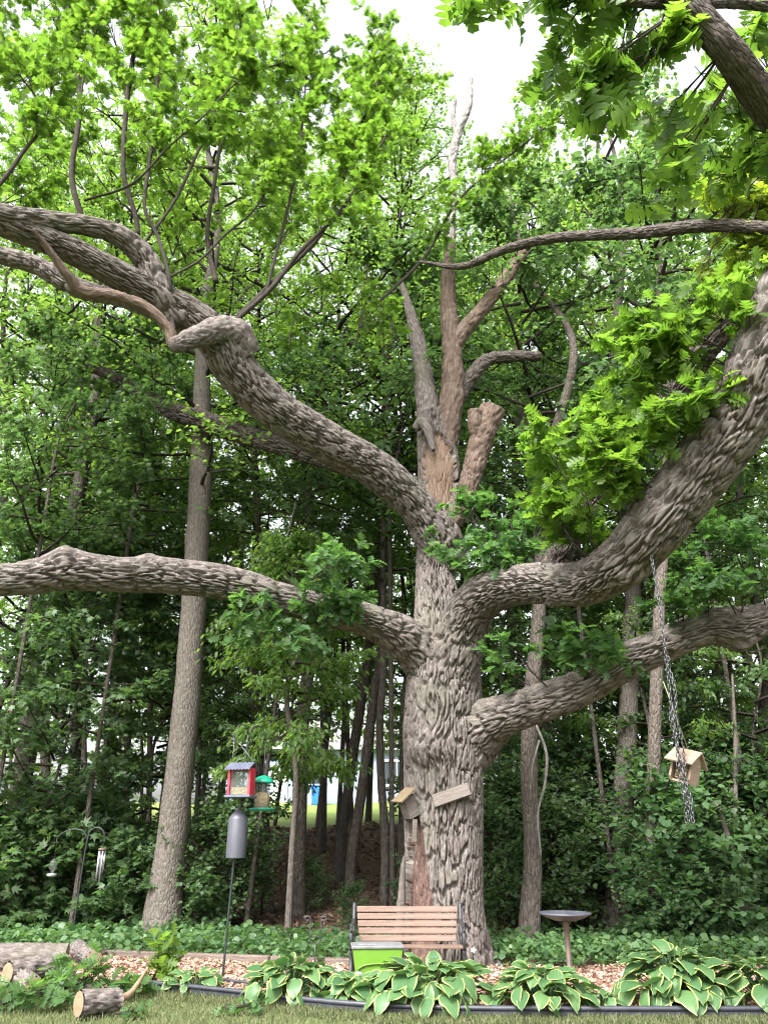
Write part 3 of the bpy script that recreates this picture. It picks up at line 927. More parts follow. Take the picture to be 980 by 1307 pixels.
def clump(Lv, anchor, centre, rad, ntw, size, leaves=8, seed=0, droop=0.3, tone=None, up=0.3):
    """Leafy twigs reaching from the bough at `anchor` into an ellipsoid round `centre`."""
    rng = np.random.default_rng(seed)
    tips = []; dirs = []
    anchor = np.asarray(anchor); rad = np.broadcast_to(rad, 3)
    nst = max(2, ntw // 9)
    for s in range(nst):
        c = centre + rng.normal(size=3) * rad * 0.45
        S = catmull([(*anchor,), (*(anchor * 0.5 + c * 0.5 + rng.normal(size=3) * 0.06 + (0, 0, 0.08 * up)),), (*c,)], 0.1)
        TW.tube(S, np.linspace(0.011, 0.004, len(S)), 4, caps=False)
        for i in range(ntw // nst):
            k = int(rng.integers(len(S) // 3, len(S)))
            tgt = c + unit(rng.normal(size=3)) * rad * rng.random() ** 0.4
            mid = S[k] * 0.5 + tgt * 0.5 + rng.normal(size=3) * 0.05
            Q = catmull([(*S[k],), (*mid,), (*tgt,)], 0.12)
            if len(Q) < 3:
                continue
            TW.tube(Q, np.linspace(0.005, 0.002, len(Q)), 3, caps=False)
            tips.append(Q[-1]); dirs.append(Q[-1] - Q[-2])
            if rng.random() < 0.6:
                tips.append(Q[-2]); dirs.append(Q[-1] - Q[-2])
    tuft(Lv, rng, np.array(tips), np.array(dirs), leaves, size, droop, 0.5, 1.0, 0.05, tone)


# high crown over the left and above the frame (reached by the sprouts)
rs = np.random.default_rng(8)
for i in range(60):
    px, py = rs.uniform(-120, 515), rs.uniform(-160, 215)
    Y = rs.uniform(S0 + 0.3, S0 + 3.2)
    c = at(px, py, Y)
    clump(Lup, c + np.array((rs.normal() * .3, rs.normal() * .3, -0.7)), c, (0.6, 0.6, 0.32), 12, 0.14, 8, 100 + i)
for i in range(10):
    c = at(rs.uniform(-50, 150), rs.uniform(-50, 110), rs.uniform(S0 + 0.5, S0 + 2.5))
    clump(Lup, c + np.array((0.2, 0.1, -0.6)), c, (0.55, 0.5, 0.32), 11, 0.14, 8, 220 + i)
for i in range(24):
    px, py = rs.uniform(-60, 520), rs.uniform(190, 420)
    c = at(px, py, rs.uniform(S0 + .8, S0 + 2.8))
    clump(Lup, c + np.array((0, 0, -0.6)), c, (0.5, 0.5, 0.3), 9, 0.13, 7, 170 + i)

Lnear = Leaves()
# bright sprays on the great right limb
gpth = LP['great_right'][0]


def near_pt(P, p):
    return P[np.argmin(((P - p) ** 2).sum(1))]


for i, (px, py, Y, rx, n) in enumerate([(760, 580, YT - 4.0, .42, 26), (720, 625, YT - 3.4, .36, 22), (810, 520, YT - 4.3, .42, 26), (850, 450, YT - 4.6, .42, 26), (900, 400, YT - 4.9, .34, 20), (770, 500, YT - 4.4, .36, 18), (700, 560, YT - 3.7, .3, 14), (790, 620, YT - 4.2, .3, 14), (880, 480, YT - 4.9, .3, 16), (740, 660, YT - 3.2, .3, 14), (820, 420, YT - 4.8, .3, 14), (930, 365, YT - 5.0, .3, 14)]):
    c = at(px, py, Y)
    clump(Lnear, near_pt(gpth, c), c, (rx, rx, rx * 0.75), n, 0.18, 6, 300 + i, tone=0.6)
# darker sprays about the fork and on the lower limbs
for i, (px, py, Y, rx, n, P) in enumerate([(640, 668, YT - 1.5, .55, 44, 'great_right'), (605, 690, YT - 1.3, .45, 34, 'great_right'), (685, 655, YT - 1.5, .45, 28, 'great_right'), (600, 728, YT - 1.1, .38, 24, 'great_right'), (650, 710, YT - 1.6, .4, 24, 'great_right'), (620, 640, YT - 1.1, .35, 20, 'great_right'), (400, 722, YT - 1.5, .55, 40, 'lower_left'), (355, 750, YT - 1.6, .5, 36, 'lower_left'), (415, 778, YT - 1.4, .45, 30, 'lower_left'), (350, 800, YT - 1.5, .5, 30, 'lower_left'), (440, 745, YT - 1.3, .35, 20, 'lower_left'), (380, 830, YT - 1.3, .4, 18, 'lower_left'), (770, 838, YT - 1.9, .45, 30, 'lower_right'), (720, 845, YT - 1.7, .35, 20, 'lower_right'), (680, 835, YT - 1.4, .35, 20, 'lower_right'), (900, 745, YT - 2.2, .45, 26, 'lower_right'), (950, 735, YT - 2.4, .45, 28, 'lower_right'), (940, 680, YT - 2.4, .4, 22, 'lower_right'), (690, 800, YT - 1.3, .3, 14, 'lower_right'), (890, 690, YT - 2.0, .35, 16, 'lower_right'), (850, 760, YT - 1.9, .3, 12, 'lower_right')]):
    c = at(px, py, Y)
    clump(Lmid, near_pt(LP[P][0], c), c, (rx * 1.1, rx, rx * 0.5), int(n * 0.66), 0.145, 7, 340 + i, tone=None)
# leaves hanging from the overhanging boughs
Lhang = Leaves()
for i, (px, py, Y, rx, n) in enumerate([(715, 55, YT - 7.5, .26, 10), (765, 100, YT - 7.5, .24, 10), (815, 50, YT - 7.5, .26, 10), (845, 130, YT - 7.3, .2, 8), (850, 200, YT - 7.3, .12, 5), (700, 5, YT - 7.7, .26, 10), (790, 10, YT - 7.6, .26, 10), (880, 95, YT - 7.0, .22, 9), (915, 150, YT - 6.9, .24, 10), (950, 30, YT - 7.0, .22, 10), (610, 2, YT - 7.7, .14, 5), (755, 150, YT - 7.4, .16, 6), (960, 205, YT - 6.8, .26, 10), (640, -50, YT - 7.8, .3, 9), (805, 110, YT - 7.4, .24, 8), (910, 200, YT - 6.8, .22, 8)]):
    c = at(px, py, Y)
    clump(Lhang, near_pt(BP[1], c), c, (rx, rx, rx * 0.8), max(4, int(n * 0.62)), 0.185, 5, 400 + i, droop=0.75)
Lyel = Leaves()
for i, (px, py, Y, rx, n) in enumerate([(930, 230, YT - 4.6, .4, 20), (960, 300, YT - 4.5, .4, 20), (900, 260, YT - 4.5, .35, 14), (965, 200, YT - 4.8, .35, 14), (930, 330, YT - 4.4, .3, 12), (985, 250, YT - 4.6, .3, 12)]):
    c = at(px, py, Y)
    clump(Lyel, near_pt(BP[0], c), c, (rx, rx, rx * 0.7), n, 0.14, 7, 430 + i)
opart('twigs', TW.mesh('twigs', M['twig']), 'stuff')


def split_near(Lv, n, name, tpl, material):
    """The n leaves that show largest become leaf objects of their own, the rest one part."""
    p, d, nn, s, tn = Lv.arrays()
    px, py = pix(p)
    vis = (px > 5) & (px < 975) & (py > 5)
    sz = np.where(vis, s / (p[:, 1] * CP + (p[:, 2] - EYE) * SP), -1)
    o = np.argsort(-sz); near, rest = o[:n], o[n:]
    dd, side, nv = leaf_basis(d, nn)
    shared = []
    for k in range(5):
        tv, tt = TPL[tpl]
        w = tv.copy(); w[:, 2] += 0.08 * np.sin(w[:, 0] * 5 + k) * (k - 2) * 0.5 + 0.12 * (k - 2) * w[:, 1]
        shared.append(MB().add(w, None, tt, None, 0, np.full(len(w), 0.25 + 0.17 * k)).mesh('leaf', material, True, 'tone'))
    for i in near:
        ob = link('leaf', shared[int(tn[i] * 4.99)], oak)
        ob.matrix_local = Matrix(((*(x * s[i] for x in (dd[i][0], side[i][0], nv[i][0])), p[i][0] - OAK[0]), (*(x * s[i] for x in (dd[i][1], side[i][1], nv[i][1])), p[i][1] - OAK[1]), (*(x * s[i] for x in (dd[i][2], side[i][2], nv[i][2])), p[i][2] - OAK[2]), (0, 0, 0, 1)))
    opart(name, leaf_mesh(name, tpl, material, p[rest], d[rest], nn[rest], s[rest], tn[rest]), 'stuff')


split_near(Lhang, 160, 'foliage', 'oak', M['oak_leaf'])
split_near(Lnear, 140, 'foliage', 'oak', M['oak_leaf'])
opart('foliage', Lup.mesh('foliage', 'oak', M['oak_leaf']), 'stuff')
opart('foliage', Lmid.mesh('foliage', 'oak', M['oak_leaf_dark']), 'stuff')
opart('foliage', Lyel.mesh('foliage', 'oak', M['yellow_leaf']), 'stuff', 'yellow green leaves')
print('oak leaves', Lup.count(), Lnear.count(), Lmid.count(), Lhang.count(), Lyel.count())

# ------------------------------------------------------------------ the wood behind
def wood_tree(name, label, cat, ctrl, Htop, kit, crown_at, cscale, bark='wood_bark', seed=0, group=None, crown_rot=None, extra=()):
    """ctrl rows (px, py, Y, width px) trace the trunk seen; it runs on up to Htop. Crowns hang on it from height crown_at."""
    P, r = path(ctrl, 0.25)
    z0 = float(ground_z(P[0][0], P[0][1]))
    d = unit(P[-1] - P[max(0, len(P) - 6)])
    d = unit(d * 0.6 + np.array((0, 0, 0.6)))
    first = np.array((P[0][0], P[0][1], z0 - 0.1))
    rows = [(*first, r[0] * 1.15)] + [(*p, rr) for p, rr in zip(P[::4], r[::4]) if p[2] > z0 + 0.3]
    if P[-1][2] > rows[-1][2] + 0.3:
        rows.append((*P[-1], r[-1]))
    if rows[-1][2] < Htop - 1:
        last = np.array(rows[-1][:3]); k = (Htop - last[2]) / d[2]
        rng = np.random.default_rng(seed)
        rl = rows[-1][3]
        for f in (0.33, 0.66, 1.0):
            q = last + d * k * f + rng.normal(size=3) * (0.25, 0.25, 0)
            rows.append((*q, max(0.012, rl * (1 - 0.88 * f))))
    tr = catmull(rows, 0.2)
    root = thing(name, label, cat, first + (0, 0, 0.1), 0, group)
    seg = int(np.clip(tr[0, 3] * 130, 8, 26))
    v, q, t, uv, cr = tube(tr[:, :3] - first, tr[:, 3], seg, rough=0.10, seed=seed)
    link('trunk', MB().add(v, q, t, uv).mesh('trunk', M[bark]), root, (0, 0, -0.1))
    if kit:
        cm, wm = KITS[kit]
        k = int(np.argmin(np.abs(tr[:, 2] - (z0 + crown_at))))
        p = tr[k, :3]; ax = unit(tr[-1, :3] - p) if k < len(tr) - 2 else np.array((0, 0, 1.0))
        rng = np.random.default_rng(seed + 900)
        qd = Vector((0, 0, 1)).rotation_difference(Vector(ax)) @ Matrix.Rotation(rng.random() * 6.28, 3, 'Z').to_quaternion()
        for me, nm in ((wm, 'branchwork'), (cm, 'crown')):
            o = link(nm, me, root, p - (first + (0, 0, 0.1)), None, cscale, 'stuff')
            o.rotation_mode = 'QUATERNION'; o.rotation_quaternion = qd
    return root, tr


T = wood_tree
T('wood_tree', 'stout pale grey trunked tree rising through the gap left of the feeder pole', 'tree', [(205, 1198, 13.4, 50), (214, 1120, 13.4, 42), (228, 1000, 13.4, 37), (240, 880, 13.4, 34), (247, 780, 13.4, 31), (252, 690, 13.4, 30), (258, 580, 13.4, 28), (258, 480, 13.4, 20), (262, 380, 13.4, 15)], 20, 'tall_a', 7.5, 1.0, 'smooth_bark', 1)
T('wood_tree', 'leaning dark trunk standing over the cut logs at the wood edge', 'tree', [(5, 1185, 15, 26), (18, 1060, 15, 25), (37, 945, 15, 26), (57, 840, 15, 24), (76, 750, 15, 22)], 19, 'tall_b', 6, 1.0, 'dark_bark', 2)
GD = 'trees deep in the wood'
LD = 'dark trunked tree deep in the wood, mostly hidden by foliage'
LABD = {
    0: 'slim dark trunk just behind the leaning dark trunk',
    1: 'very thin dark pole between two slim trunks beyond the shepherd hook',
    2: 'slim dark trunk leaning over the wind chime',
    3: 'thin dark trunk close to the pale grey trunk on its log pile side',
    4: 'thinnest far trunk nearly hidden by the pale grey trunk',
    5: 'black trunk right behind the green feeder',
    6: 'thick dark trunk close behind the pale sapling',
    7: 'leaning dark trunk in front of the blue bin and house',
    8: 'leaning dark trunk crossing the far lawn, beside its twin',
    9: 'thin upright trunk rising behind the bench back',
    10: 'thin dark trunk brushing the shaded side of the oak',
    11: 'thick dark trunk behind the trunk with the vine',
    12: 'thin dark stem between the vine trunk and pale mottled trunk',
    16: 'dark trunk standing beyond the thin upright grey pole',
}
for i, (c, H, kit, ca, sc) in enumerate([
    ([(90, 1080, 17, 14), (94, 1000, 17, 14), (99, 880, 17, 13), (86, 780, 17, 12)], 18, 'tall_c', 6, 0.95),
    ([(110, 1050, 18.5, 8), (107, 950, 18.5, 8), (106, 820, 18.5, 7)], 16, 'mid_c', 6, 1.3),
    ([(130, 1060, 17.5, 12), (140, 930, 17.5, 12), (150, 830, 17.5, 11), (160, 660, 17.5, 10)], 20, 'tall_a', 8, 0.9),
    ([(160, 1060, 19, 9), (165, 900, 19, 9), (172, 770, 19, 9)], 19, 'tall_b', 7, 1.0),
    ([(190, 1050, 20.5, 7), (193, 850, 20.5, 7)], 21, 'tall_c', 8, 1.0),
    ([(342, 1130, 15.6, 17), (336, 1050, 15.6, 16), (330, 960, 15.6, 15), (322, 850, 15.6, 14)], 18, 'tall_b', 7, 0.95),
    ([(380, 1130, 15.4, 20), (382, 1040, 15.4, 19), (388, 900, 15.4, 17), (404, 790, 15.4, 15)], 19, 'tall_a', 7, 0.95),
    ([(435, 1080, 17, 14), (451, 960, 17, 13), (468, 850, 17, 12), (480, 750, 17, 11)], 19, 'tall_c', 8, 0.95),
    ([(448, 1100, 16.5, 13), (463, 1000, 16.5, 13), (478, 880, 16.5, 12), (488, 800, 16.5, 11)], 20, 'tall_a', 9, 0.9),
    ([(490, 1165, 14.8, 11), (491, 1050, 14.8, 11), (484, 950, 14.8, 10), (490, 830, 14.8, 9)], 16, 'mid_b', 5.5, 1.5),
    ([(512, 1120, 16.2, 10), (514, 1000, 16.2, 10), (516, 880, 16.2, 9)], 16, 'mid_b', 7, 1.4),
    ([(692, 1100, 16, 24), (693, 1000, 16, 22), (690, 850, 16, 20), (688, 740, 16, 18)], 17, 'tall_a', 6.5, 0.8),
    ([(765, 1060, 17, 9), (768, 980, 17, 9), (755, 900, 17, 8)], 18, 'tall_b', 7, 1.0),
    ([(640, 1080, 18, 12), (646, 950, 18, 12), (655, 700, 18, 11), (660, 480, 18, 9)], 17.5, 'mid_c', 9, 1.3),
    ([(870, 1080, 17, 12), (872, 900, 17, 11)], 19, 'tall_a', 6, 1.0),
    ([(905, 1080, 18, 10), (912, 850, 18, 10)], 20, 'tall_c', 6, 1.0),
    ([(970, 1100, 16, 14), (975, 850, 16, 13)], 19, 'tall_b', 5.5, 1.05),
    ([(412, 1060, 20, 10), (416, 700, 20, 10), (418, 560, 20, 9)], 21, 'tall_b', 8, 1.0),
    ([(725, 1060, 21, 10), (722, 900, 21, 10)], 21, 'tall_a', 7, 1.0),
    ([(590, 1060, 19, 10), (592, 700, 19, 10)], 17, 'mid_b', 9, 1.3),
    ([(280, 1070, 18, 10), (290, 900, 18, 9), (312, 640, 18, 8)], 20, 'tall_c', 8, 0.9),
    ([(240, 1060, 21, 10), (236, 800, 21, 10)], 21, 'tall_b', 7, 1.0),
    ([(60, 1060, 20, 12), (56, 850, 20, 12)], 20, 'tall_a', 6, 1.0),
    ([(-40, 1090, 17, 14), (-30, 850, 17, 14)], 20, 'tall_c', 5.5, 1.05),
    ([(-160, 1100, 15, 16), (-165, 850, 15, 16)], 20, 'tall_b', 5, 1.05),
    ([(1060, 1100, 15.5, 16), (1065, 850, 15.5, 16)], 20, 'tall_c', 5, 1.05),
    ([(1180, 1120, 14, 20), (1185, 850, 14, 18)], 19, 'tall_a', 5, 1.05),
    ([(820, 1060, 21, 12), (826, 850, 21, 12)], 22, 'tall_b', 7, 1.05),
    ([(950, 1060, 22, 12), (956, 850, 22, 12)], 21, 'tall_c', 6, 1.1),
    ([(-90, 1060, 22, 12), (-96, 850, 22, 12)], 21, 'tall_a', 6, 1.1),
    ([(1100, 1060, 21, 12), (1106, 850, 21, 12)], 21, 'tall_b', 6, 1.1),
]):
    T('wood_tree', LABD.get(i, LD), 'tree', c, H, kit, ca, sc, 'dark_bark', 20 + i, GD)
vt, _ = T('wood_tree', 'straight brown trunk with a pale hanging vine beside the oak', 'tree', [(673, 1225, 12.3, 27), (676, 1150, 12.3, 24), (680, 1060, 12.3, 22), (674, 960, 12.3, 21), (680, 860, 12.3, 19), (688, 770, 12.3, 17), (692, 600, 12.3, 14)], 14, 'mid_b', 6.5, 1.2, 'wood_bark', 3)
for vp in ([(684, 925, 12.1, 3), (697, 962, 12.05, 4), (695, 1000, 12.05, 3.5), (686, 1040, 12.08, 3), (690, 1092, 12.1, 2)], [(688, 945, 12.1, 2.5), (680, 975, 12.0, 2.5), (676, 1010, 12.05, 2)]):
    P, r = path(vp, 0.05)
    link('vine', MB().tube(P - np.array(vt.location), r, 6).mesh('vine', M['pale_snag']), vt)
T('wood_tree', 'pale grey mottled trunk behind the birdbath', 'tree', [(782, 1190, 14.5, 30), (790, 1100, 14.5, 27), (797, 980, 14.5, 25), (803, 880, 14.5, 23), (806, 740, 14.5, 20)], 20, 'tall_c', 7.5, 1.0, 'smooth_bark', 4)
T('wood_tree', 'brown trunk seen beside the long hanging chain', 'tree', [(834, 1225, 12.6, 18), (832, 1100, 12.6, 16), (834, 980, 12.6, 16), (837, 880, 12.6, 16), (843, 740, 12.6, 14), (852, 650, 12.6, 12)], 17, 'mid_b', 7.5, 1.4, 'wood_bark', 5)
T('sapling', 'thin pale sapling with drooping leaves by the feeders', 'tree', [(367, 1208, 12.5, 9), (371, 1120, 12.5, 8), (376, 1010, 12.5, 8), (378, 960, 12.5, 7), (366, 880, 12.4, 6)], 7.0, 'droop', 2.7, 1.0, 'smooth_bark', 6)
T('dead_sapling', 'bleached leafless pole leaning out of the shrubs below the suet feeder', 'tree', [(962, 1205, 12.6, 9), (950, 1150, 12.6, 9), (932, 1080, 12.6, 8), (912, 1022, 12.6, 6)], 2.0, None, 0, 1, 'smooth_bark', 7)
T('dead_sapling', 'thin upright grey pole with bare tip among the shrubs beyond the suet feeder', 'tree', [(940, 1150, 13, 6), (938, 1050, 13, 6), (938, 950, 13, 5), (934, 860, 13, 3)], 4.6, None, 0, 1, 'smooth_bark', 8)

def where(px, Y):
    mark = [(-20, 'past the log pile'), (60, 'behind the log pile'), (150, 'behind the shepherd hook'), (215, 'beside the pale grey trunk'), (275, 'behind the feeder pole'), (345, 'behind the bird feeders'), (425, 'behind the pale sapling'), (500, 'behind the bench'), (620, 'behind the oak trunk'), (685, 'behind the trunk with the vine'), (755, 'behind the birdbath'), (815, 'by the pale mottled trunk'), (885, 'behind the hanging chain'), (955, 'beyond the suet feeder'), (9999, 'past the hosta bed')]
    band = [(13.2, 'at the wood edge'), (14.45, 'at the foot of the bank'), (16.3, 'low on the bank'), (19.5, 'halfway up the bank'), (23.2, 'high on the bank'), (99, 'at the far lawn edge')]
    return next(t for a, t in band if Y < a) + ' ' + next(t for a, t in mark if px < a)


# understorey trees that fill the middle heights
rw = np.random.default_rng(44)
US = [('broad leaved young maple', 'understorey maples', 'mid_a'), ('small leaved young tree', 'understorey small leaved trees', 'mid_b'), ('drooping young tree', 'understorey drooping trees', 'mid_c')]
spots = [(20, 1150, 14.0, 0, 1.5, 0.85), (110, 1130, 14.6, 0, 1.8, 0.8), (170, 1140, 15.2, 0, 1.6, 0.85), (60, 1120, 16, 0, 3.5, 0.95), (-60, 1150, 14, 0, 1.5, 1.0), (300, 1120, 15, 1, 1.2, 0.75), (255, 1110, 16, 2, 3.0, 0.85), (130, 1080, 18, 0, 4, 0.95), (200, 1080, 19, 1, 4, 1.0), (330, 1080, 19, 2, 4, 1.0), (430, 1100, 21, 1, 5, 0.95), (560, 1080, 16, 1, 1.2, 0.8), (530, 1080, 20, 2, 5, 1.0), (640, 1120, 15, 1, 1.4, 0.8), (730, 1130, 15.2, 1, 1.0, 0.8), (760, 1100, 17, 1, 3, 1.0), (870, 1130, 14.4, 2, 2.2, 0.8), (920, 1130, 15, 1, 1.6, 0.9), (985, 1130, 14, 1, 1.5, 0.9), (960, 1100, 17, 2, 3.5, 1.0), (850, 1090, 18, 1, 2.5, 1.0), (690, 1090, 18.5, 2, 2.5, 1.0), (1080, 1130, 14.5, 1, 1.5, 1.0), (600, 1080, 22, 1, 3, 1.1), (780, 1070, 22, 2, 3, 1.1), (900, 1070, 22.5, 1, 3, 1.1), (250, 1065, 22.5, 1, 4.5, 1.1), (80, 1065, 22, 2, 4.5, 1.1), (-50, 1065, 20, 1, 2.5, 1.1), (1030, 1070, 19, 2, 3, 1.1), (20, 900, 13, 0, 5.5, 0.9), (130, 900, 13.5, 0, 6.0, 0.9), (500, 900, 14.5, 2, 6.5, 1.0), (760, 900, 14, 1, 6, 0.9), (930, 900, 13.5, 1, 5.5, 0.9), (330, 900, 14, 1, 6.0, 0.85), (350, 1060, 25, 2, 1.5, 1.15), (470, 1060, 26.5, 2, 2.6, 1.2), (560, 1060, 25, 2, 1.0, 1.2), (650, 1060, 26, 2, 1.0, 1.2), (740, 1060, 25.5, 2, 1.0, 1.2), (840, 1060, 26, 2, 1.0, 1.2), (940, 1060, 25, 2, 1.0, 1.2), (220, 1060, 26, 2, 2.6, 1.1), (120, 1060, 27, 2, 1.5, 1.0), (0, 1060, 26, 2, 1.0, 1.2), (405, 1060, 23.5, 2, 3.0, 1.0), (450, 1060, 22, 1, 3.4, 1.0), (520, 1060, 23, 2, 2.2, 1.0), (300, 1060, 23, 1, 1.6, 1.0), (180, 1060, 24, 2, 0.8, 1.0), (250, 1060, 25, 1, 0.8, 1.0)]
for i, (px, py, Y, k, ca, sc) in enumerate(spots):
    lb, g, kit = US[k]
    p = at(px, py, Y); x = p[0]
    z0 = float(ground_z(x, Y)); a, b2 = np.array((x, Y, z0)), np.array((x + rw.normal() * .3, Y, z0 + ca + 1.5))
    w = 7 * (sc if ca > 2 else .7)
    (u0, v0), (u1, v1) = [tuple(float(z) for z in pix(s)) for s in (a, b2)]
    T('young_tree', lb + ' ' + where(px, Y), 'tree', [(u0, v0, Y, w), (u1, v1, Y, w * 0.8)], z0 + ca + 6.5 * sc, kit, ca, sc, 'dark_bark', 200 + i, g)

for i, (px, Y) in enumerate([(300, 62), (360, 70), (415, 64), (470, 60), (530, 68), (600, 64), (680, 70), (760, 62), (850, 68), (940, 64), (230, 68), (150, 62), (60, 68), (-40, 64)]):
    x = at(px, 1000, Y)[0]; z0 = float(ground_z(x, Y))
    (u0, v0), (u1, v1) = [tuple(float(z) for z in pix(np.array(sv))) for sv in ((x, Y, z0), (x, Y, z0 + 3))]
    T('far_tree', 'green tree standing beyond the far lawn and house', 'tree', [(u0, v0, Y, 5), (u1, v1, Y, 4.5)], z0 + 13, ('tall_a', 'tall_c')[i % 2], 0.8, 1.0 if i % 3 else 0.8, 'dark_bark', 500 + i, 'trees beyond the far lawn')

# shrubs along the wood edge
SH = {'shrub_a': ('dark fine leaved shrub', 'dark shrubs on the bank'), 'shrub_b': ('large leaved dark bush', 'large leaved shrubs'), 'shrub_c': ('pale green leafy shrub', 'pale shrubs at the wood edge')}
shr = [(20, 13.6, 'shrub_b', 1.1), (70, 14.2, 'shrub_b', 1.2), (120, 14.4, 'shrub_b', 1.2), (160, 13.9, 'shrub_b', .9), (270, 14.0, 'shrub_a', 1.1), (300, 14.5, 'shrub_a', 1.2), (250, 13.4, 'shrub_b', .6), (640, 13.4, 'shrub_a', 1.1), (655, 14.2, 'shrub_a', 1.4), (710, 13.6, 'shrub_a', 1.2), (745, 14.6, 'shrub_a', 1.3), (720, 14.8, 'shrub_a', 1.7), (858, 12.5, 'shrub_c', 1.25), (845, 12.3, 'shrub_c', .7), (900, 12.9, 'shrub_c', 1.2), (880, 13.6, 'shrub_a', 1.5), (930, 13.6, 'shrub_a', 1.5), (965, 12.8, 'shrub_b', 1.0), (985, 13.4, 'shrub_c', 1.4), (920, 12.2, 'shrub_b', .7), (530, 14, 'shrub_a', .6), (400, 15.6, 'shrub_a', .5), (450, 14.0, 'shrub_a', .4), (-40, 13.6, 'shrub_b', 1.2), (1040, 13, 'shrub_a', 1.4), (610, 15.5, 'shrub_a', 1.2), (690, 16, 'shrub_a', 1.4), (790, 15.6, 'shrub_a', 1.5), (860, 15.8, 'shrub_a', 1.6), (950, 16, 'shrub_a', 1.7), (30, 16, 'shrub_a', 1.2), (110, 16.4, 'shrub_a', 1.1), (190, 15.2, 'shrub_a', .9)]
for i, (px, Y, kit, sc) in enumerate(shr):
    x = at(px, 1150, Y)[0]
    o = thing('shrub', SH[kit][0] + ' ' + where(px, Y), 'shrub', (x, Y, float(ground_z(x, Y))), rw.random() * 6.28, SH[kit][1])
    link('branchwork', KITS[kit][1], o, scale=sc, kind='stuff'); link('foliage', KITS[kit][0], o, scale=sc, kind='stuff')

# ground cover, leaf litter, mulch chips, grass: uncountable
rg = np.random.default_rng(77)


def scatter(name, label, n, xr, yfun, tpl, size, material, zr, tilt, cat):
    x = rg.uniform(*xr, n); y = yfun(x, rg.random(n)); z = bed_z(x, y) + rg.uniform(*zr, n)
    az = rg.random(n) * 6.28
    d = np.stack((np.cos(az), np.sin(az), rg.normal(size=n) * tilt), -1)
    nn = np.array((0, 0, 1.0)) + rg.normal(size=(n, 3)) * tilt
    o = link(name, leaf_mesh(name, tpl, material, np.stack((x, y, z), -1), d, nn, size * (0.5 + rg.random(n)), rg.random(n)), kind='stuff', label=label)
    o['category'] = cat
    return o


M['litter'] = leaf_mat('litter', (0.06, 0.04, 0.028), (0.14, 0.09, 0.06), (0.3, 0.21, 0.15), (0.6, 0.5, 0.4), 0.1, 0.8, 0.15)
M['chips'] = leaf_mat('chips', (0.16, 0.085, 0.06), (0.33, 0.2, 0.15), (0.55, 0.4, 0.3), (0.6, 0.5, 0.4), 0.08, 0.85, 0.15)
scatter('leaf_litter', 'brown fallen leaves covering the shaded bank', 26000, (-10, 10), lambda x, u: 12.6 + u ** 1.3 * 12, 'diamond', 0.1, M['litter'], (0.0, 0.04), 0.4, 'leaf litter')
scatter('mulch_chips', 'pinkish brown bark chips over the planting bed', 30000, (-6.5, 6.5), lambda x, u: front_y(x) + 0.05 + u * (back_y(x) - front_y(x)), 'diamond', 0.045, M['chips'], (0.0, 0.025), 0.35, 'mulch')
def cover_z(n):
    return n
scatter('ground_cover', 'low pale green ground cover along the timber edging', 15000, (-9, 9), lambda x, u: back_y(x) + 0.08 + u * 2.0 + 0.1 * np.sin(x * 2), 'broad', 0.085, M['pale_leaf'], (0.02, 0.26), 0.5, 'ground cover')
M['grass'] = leaf_mat('grass', (0.075, 0.1, 0.04), (0.105, 0.135, 0.055), (0.21, 0.19, 0.12), (1.5, 1.6, 0.9), 0.3, 0.6, 0.2)
n = 64000
x = rg.uniform(-6, 6, n); y = 9.2 - 6.2 * rg.random(n) ** 1.6; y = np.minimum(y, front_y(x) - 0.03 - rg.random(n) ** 2 * 0.3)
d = np.stack((rg.normal(size=n) * .5, rg.normal(size=n) * .5, np.ones(n)), -1)
go = link('grass', leaf_mesh('grass', 'blade', M['grass'], np.stack((x, y, np.zeros(n)), -1), d, rg.normal(size=(n, 3)), 0.035 + 0.04 * rg.random(n), rg.random(n)), kind='stuff', label='short patchy lawn grass in front of the bed')
go['category'] = 'grass'
# narrow the blades: squash is in the template width already

# ------------------------------------------------------------------ things in the garden
M['slat'] = surface('slat', [(0.25, (0.0868, 0.0546, 0.0409)), (0.5, (0.1364, 0.0899, 0.0694)), (0.8, (0.186, 0.1302, 0.1054))], 1.0, 'Object', (3, 40, 40), 0.65, 0.3)
M['iron'] = surface('iron', [(0.3, (0.012, 0.013, 0.015)), (0.7, (0.035, 0.037, 0.04))], 20, rough=0.5, bump=0.2, spec=0.5)
M['pole_metal'] = surface('pole_metal', [(0.3, (0.006, 0.0108, 0.0108)), (0.7, (0.015, 0.021, 0.021))], 14, rough=0.45, bump=0.1, spec=0.5)
M['baffle'] = surface('baffle', [(0.3, (0.0399, 0.042, 0.0546)), (0.7, (0.0588, 0.0609, 0.0756))], 6, rough=0.5, bump=0.1, spec=0.5)
M['red'] = surface('red', [(0.3, (0.384, 0.02, 0.04)), (0.7, (0.48, 0.04, 0.064))], 8, rough=0.45, bump=0.1, spec=0.4)
M['blue_grey'] = surface('blue_grey', [(0.3, (0.072, 0.081, 0.1215)), (0.7, (0.108, 0.117, 0.162))], 8, rough=0.5, bump=0.1, spec=0.4)
M['green_plastic'] = surface('green_plastic', [(0.3, (0.0, 0.16, 0.1)), (0.7, (0.01, 0.24, 0.15))], 8, rough=0.4, bump=0.05, spec=0.5)
M['lime'] = surface('lime', [(0.3, (0.0864, 0.1872, 0.018)), (0.7, (0.108, 0.2232, 0.0252))], 5, rough=0.45, bump=0.05, spec=0.4)
M['grey_plastic'] = surface('grey_plastic', [(0.3, (0.1, 0.1, 0.105)), (0.7, (0.16, 0.16, 0.165))], 9, rough=0.6, bump=0.1)
M['black_plastic'] = surface('black_plastic', [(0.3, (0.018, 0.02, 0.027)), (0.7, (0.04, 0.043, 0.055))], 5, rough=0.45, bump=0.15, spec=0.5)
